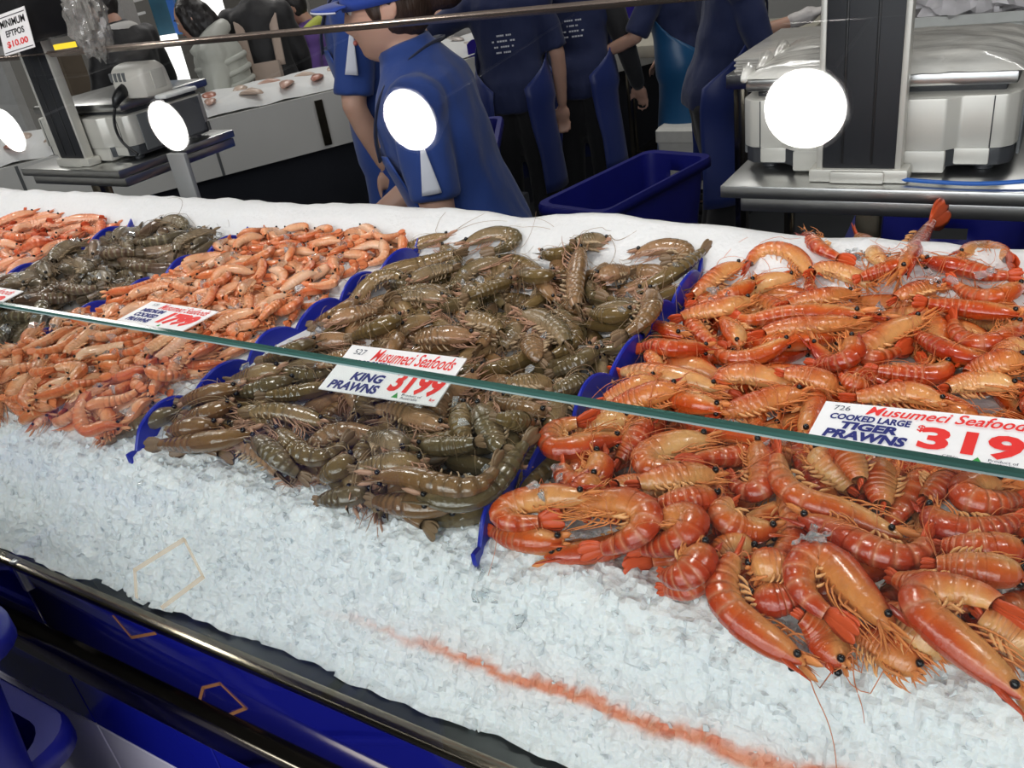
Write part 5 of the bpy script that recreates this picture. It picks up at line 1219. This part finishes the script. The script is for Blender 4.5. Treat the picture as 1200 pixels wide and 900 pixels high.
person(at_d(893, -84, 3.6), ang(.86, .42), math.radians(14), 'worker in navy top and white gloves working at the steel bench behind the right-hand scale', L=((-.03, .10, -.26), (-.02, .33, -.20)), Rr=((.03, .10, -.28), (.0, .33, -.31)), voxel=.011, shirt=M_POLOD, sleeve=1.0, apron=M_APRD, wrap=120, gloves=True, hair='short')
# customers across the fish counter
def xc1(root, tw, arms, hw, s, F, R, loc):
    MB().tube(resample([tw((.13, .10, .40)), tw((.12, -.02, .49)), tw((0, -.10, .50)), tw((-.12, -.02, .49)), tw((-.13, .10, .40))], 24)[0], .035 * s, 10).build('hood', M_WHT, root)
person(at_d(120, 8, 5.3), ang(-.8, .1), math.radians(8), 'customer in a dark jacket with a white hood, at upper left beside the grey column', voxel=.014, shirt=M_BLK, sleeve=2, trousers=M_TROU, hair='short', extra=xc1, puffy=.01)
def xc2(root, tw, arms, hw, s, F, R, loc):
    MB().tube(resample([tw((.12, .10, .44)), tw((.13, -.03, .52)), tw((0, -.12, .55)), tw((-.13, -.03, .52)), tw((-.12, .10, .44))], 24)[0], .052 * s, 12).build('hood', M_PUFF, root)
    for k in range(6):
        h = .36 - .075 * k; w = np.interp(h, [t[0] for t in TORSO], [t[1] for t in TORSO]); d = np.interp(h, [t[0] for t in TORSO], [t[2] for t in TORSO])
        MB().tube([tw(((w + .046) * math.cos(a), (d + .046) * math.sin(a), h)) for a in np.linspace(0, 2 * PI, 33)], .018 * s, 8).build('quilted_roll', M_PUFF, root)
    for sg in (1, -1):
        S0, E, W = arms[sg]
        for t in np.linspace(.15, .95, 6): MB().sphere(S0 + (E - S0) * t, .076 * s, 14, 8, scale=(1, 1, .5)).build('quilted_roll', M_PUFF, root)
person(at_d(224, 22, 5.3), LEFT + .15, math.radians(9), 'customer with long dark hair in a cream puffer jacket, across the fish counter', voxel=.011, shirt=M_PUFF, sleeve=2, trousers=M_TROU, hair='long', extra=xc2, puffy=.026, body_s=.98, hp=math.radians(8))
def xc3(root, tw, arms, hw, s, F, R, loc):
    for sg in (1, -1): MB().tube(resample([tw((sg * .12, .17, .15)), tw((sg * .13, .13, .42)), tw((sg * .12, -.0, .50)), tw((sg * .11, -.13, .40)), tw((sg * .10, -.17, .10))], 24)[0], .030 * s, 8, flat=(F, .3)).build('bag_strap', M_BEIGE, root)

    q = MB(); q.loft([[tw((x, y, z)) for x, y in ((-.10, -.155), (.10, -.155), (.085, -.23), (-.085, -.23))] for z in (-.08, -.06, .10, .13)]); q.build('rucksack', M_BEIGE, root, sharp=40)
person(at_d(290, -20, 5.7), ang(-.55, .6), math.radians(10), 'customer in black with beige bag straps, next to the one in the cream puffer jacket', voxel=.014, shirt=M_BLK, sleeve=2, hair='short', extra=xc3, puffy=.012, skin=M_SKIN)
person(at_d(343, 10, 6.0), LEFT + .1, math.radians(8), 'customer in a purple hoodie looking down, across the fish counter', voxel=.013, shirt=M_PURP, sleeve=2, trousers=M_DEN, hair='short', puffy=.012, hp=math.radians(14), body_s=.95, skin=M_SKIN,
       extra=lambda root, tw, arms, hw, s, F, R, loc: MB().tube(resample([tw((.11, .08, .43)), tw((.11, -.03, .50)), tw((0, -.11, .52)), tw((-.11, -.03, .50)), tw((-.11, .08, .43))], 20)[0], .036 * s, 10).build('hood', cloth('yellow_hood_lining', (.55, .60, .10)), root))
def xc5(root, tw, arms, hw, s, F, R, loc):
    MB().tube(resample([tw((.16, .13, .44)), tw((.05, .19, .25)), tw((-.10, .18, .05)), tw((-.17, .05, -.06))], 20)[0], .022 * s, 8, flat=(F, .3)).build('bag_strap', M_BLK, root)
person(at_d(532, -22, 5.9), ang(-.3, -.9), math.radians(6), 'customer in a pale grey hoodie with a dark strap, behind the capped worker', voxel=.014, shirt=M_GREYH, sleeve=2, hair='short', extra=xc5, puffy=.014)
# ================================================================ light and surroundings
w = bpy.data.worlds.new('world'); SC.world = w; w.use_nodes = True
w.node_tree.nodes['Background'].inputs[0].default_value = (.93, .96, 1., 1); w.node_tree.nodes['Background'].inputs[1].default_value = .2
def area(name, loc, size, energy, col=(1, .97, .93), rot=(0, 0, 0)):
    l = bpy.data.lights.new(name, 'AREA'); l.shape = 'RECTANGLE'; l.size, l.size_y = size; l.energy = energy; l.color = col
    o = bpy.data.objects.new(name, l); COL.objects.link(o); o.location = loc; o.rotation_euler = rot; return o
for k in range(3): area('added_overhead_fill', (-1.9 + 2.1 * k, -2.3, 3.3), (2.0, .8), 38, (.97, .98, 1.), (math.radians(40), 0, 0))  # unseen fill added on the customer side to light the ice bank
for k in range(3): area('added_overhead_fill', (-3.4 + 1.9 * k, 4.2, 3.4), (1.2, .3), 14)  # added fill over the aisle background, no fixtures built
area('added_front_fill', (1.0, -3.7, 2.0), (5.5, 2.4), 105, (.93, .94, 1.), (math.radians(90), 0, 0))  # invented source behind the camera, fills the tile and ice
area('added_overhead_fill', (-7.2, 3.6, 3.9), (2.0, .8), 60); area('added_overhead_fill', (-5.6, 6.2, 3.9), (2.0, .8), 50)  # more added fill, brightens the far left background
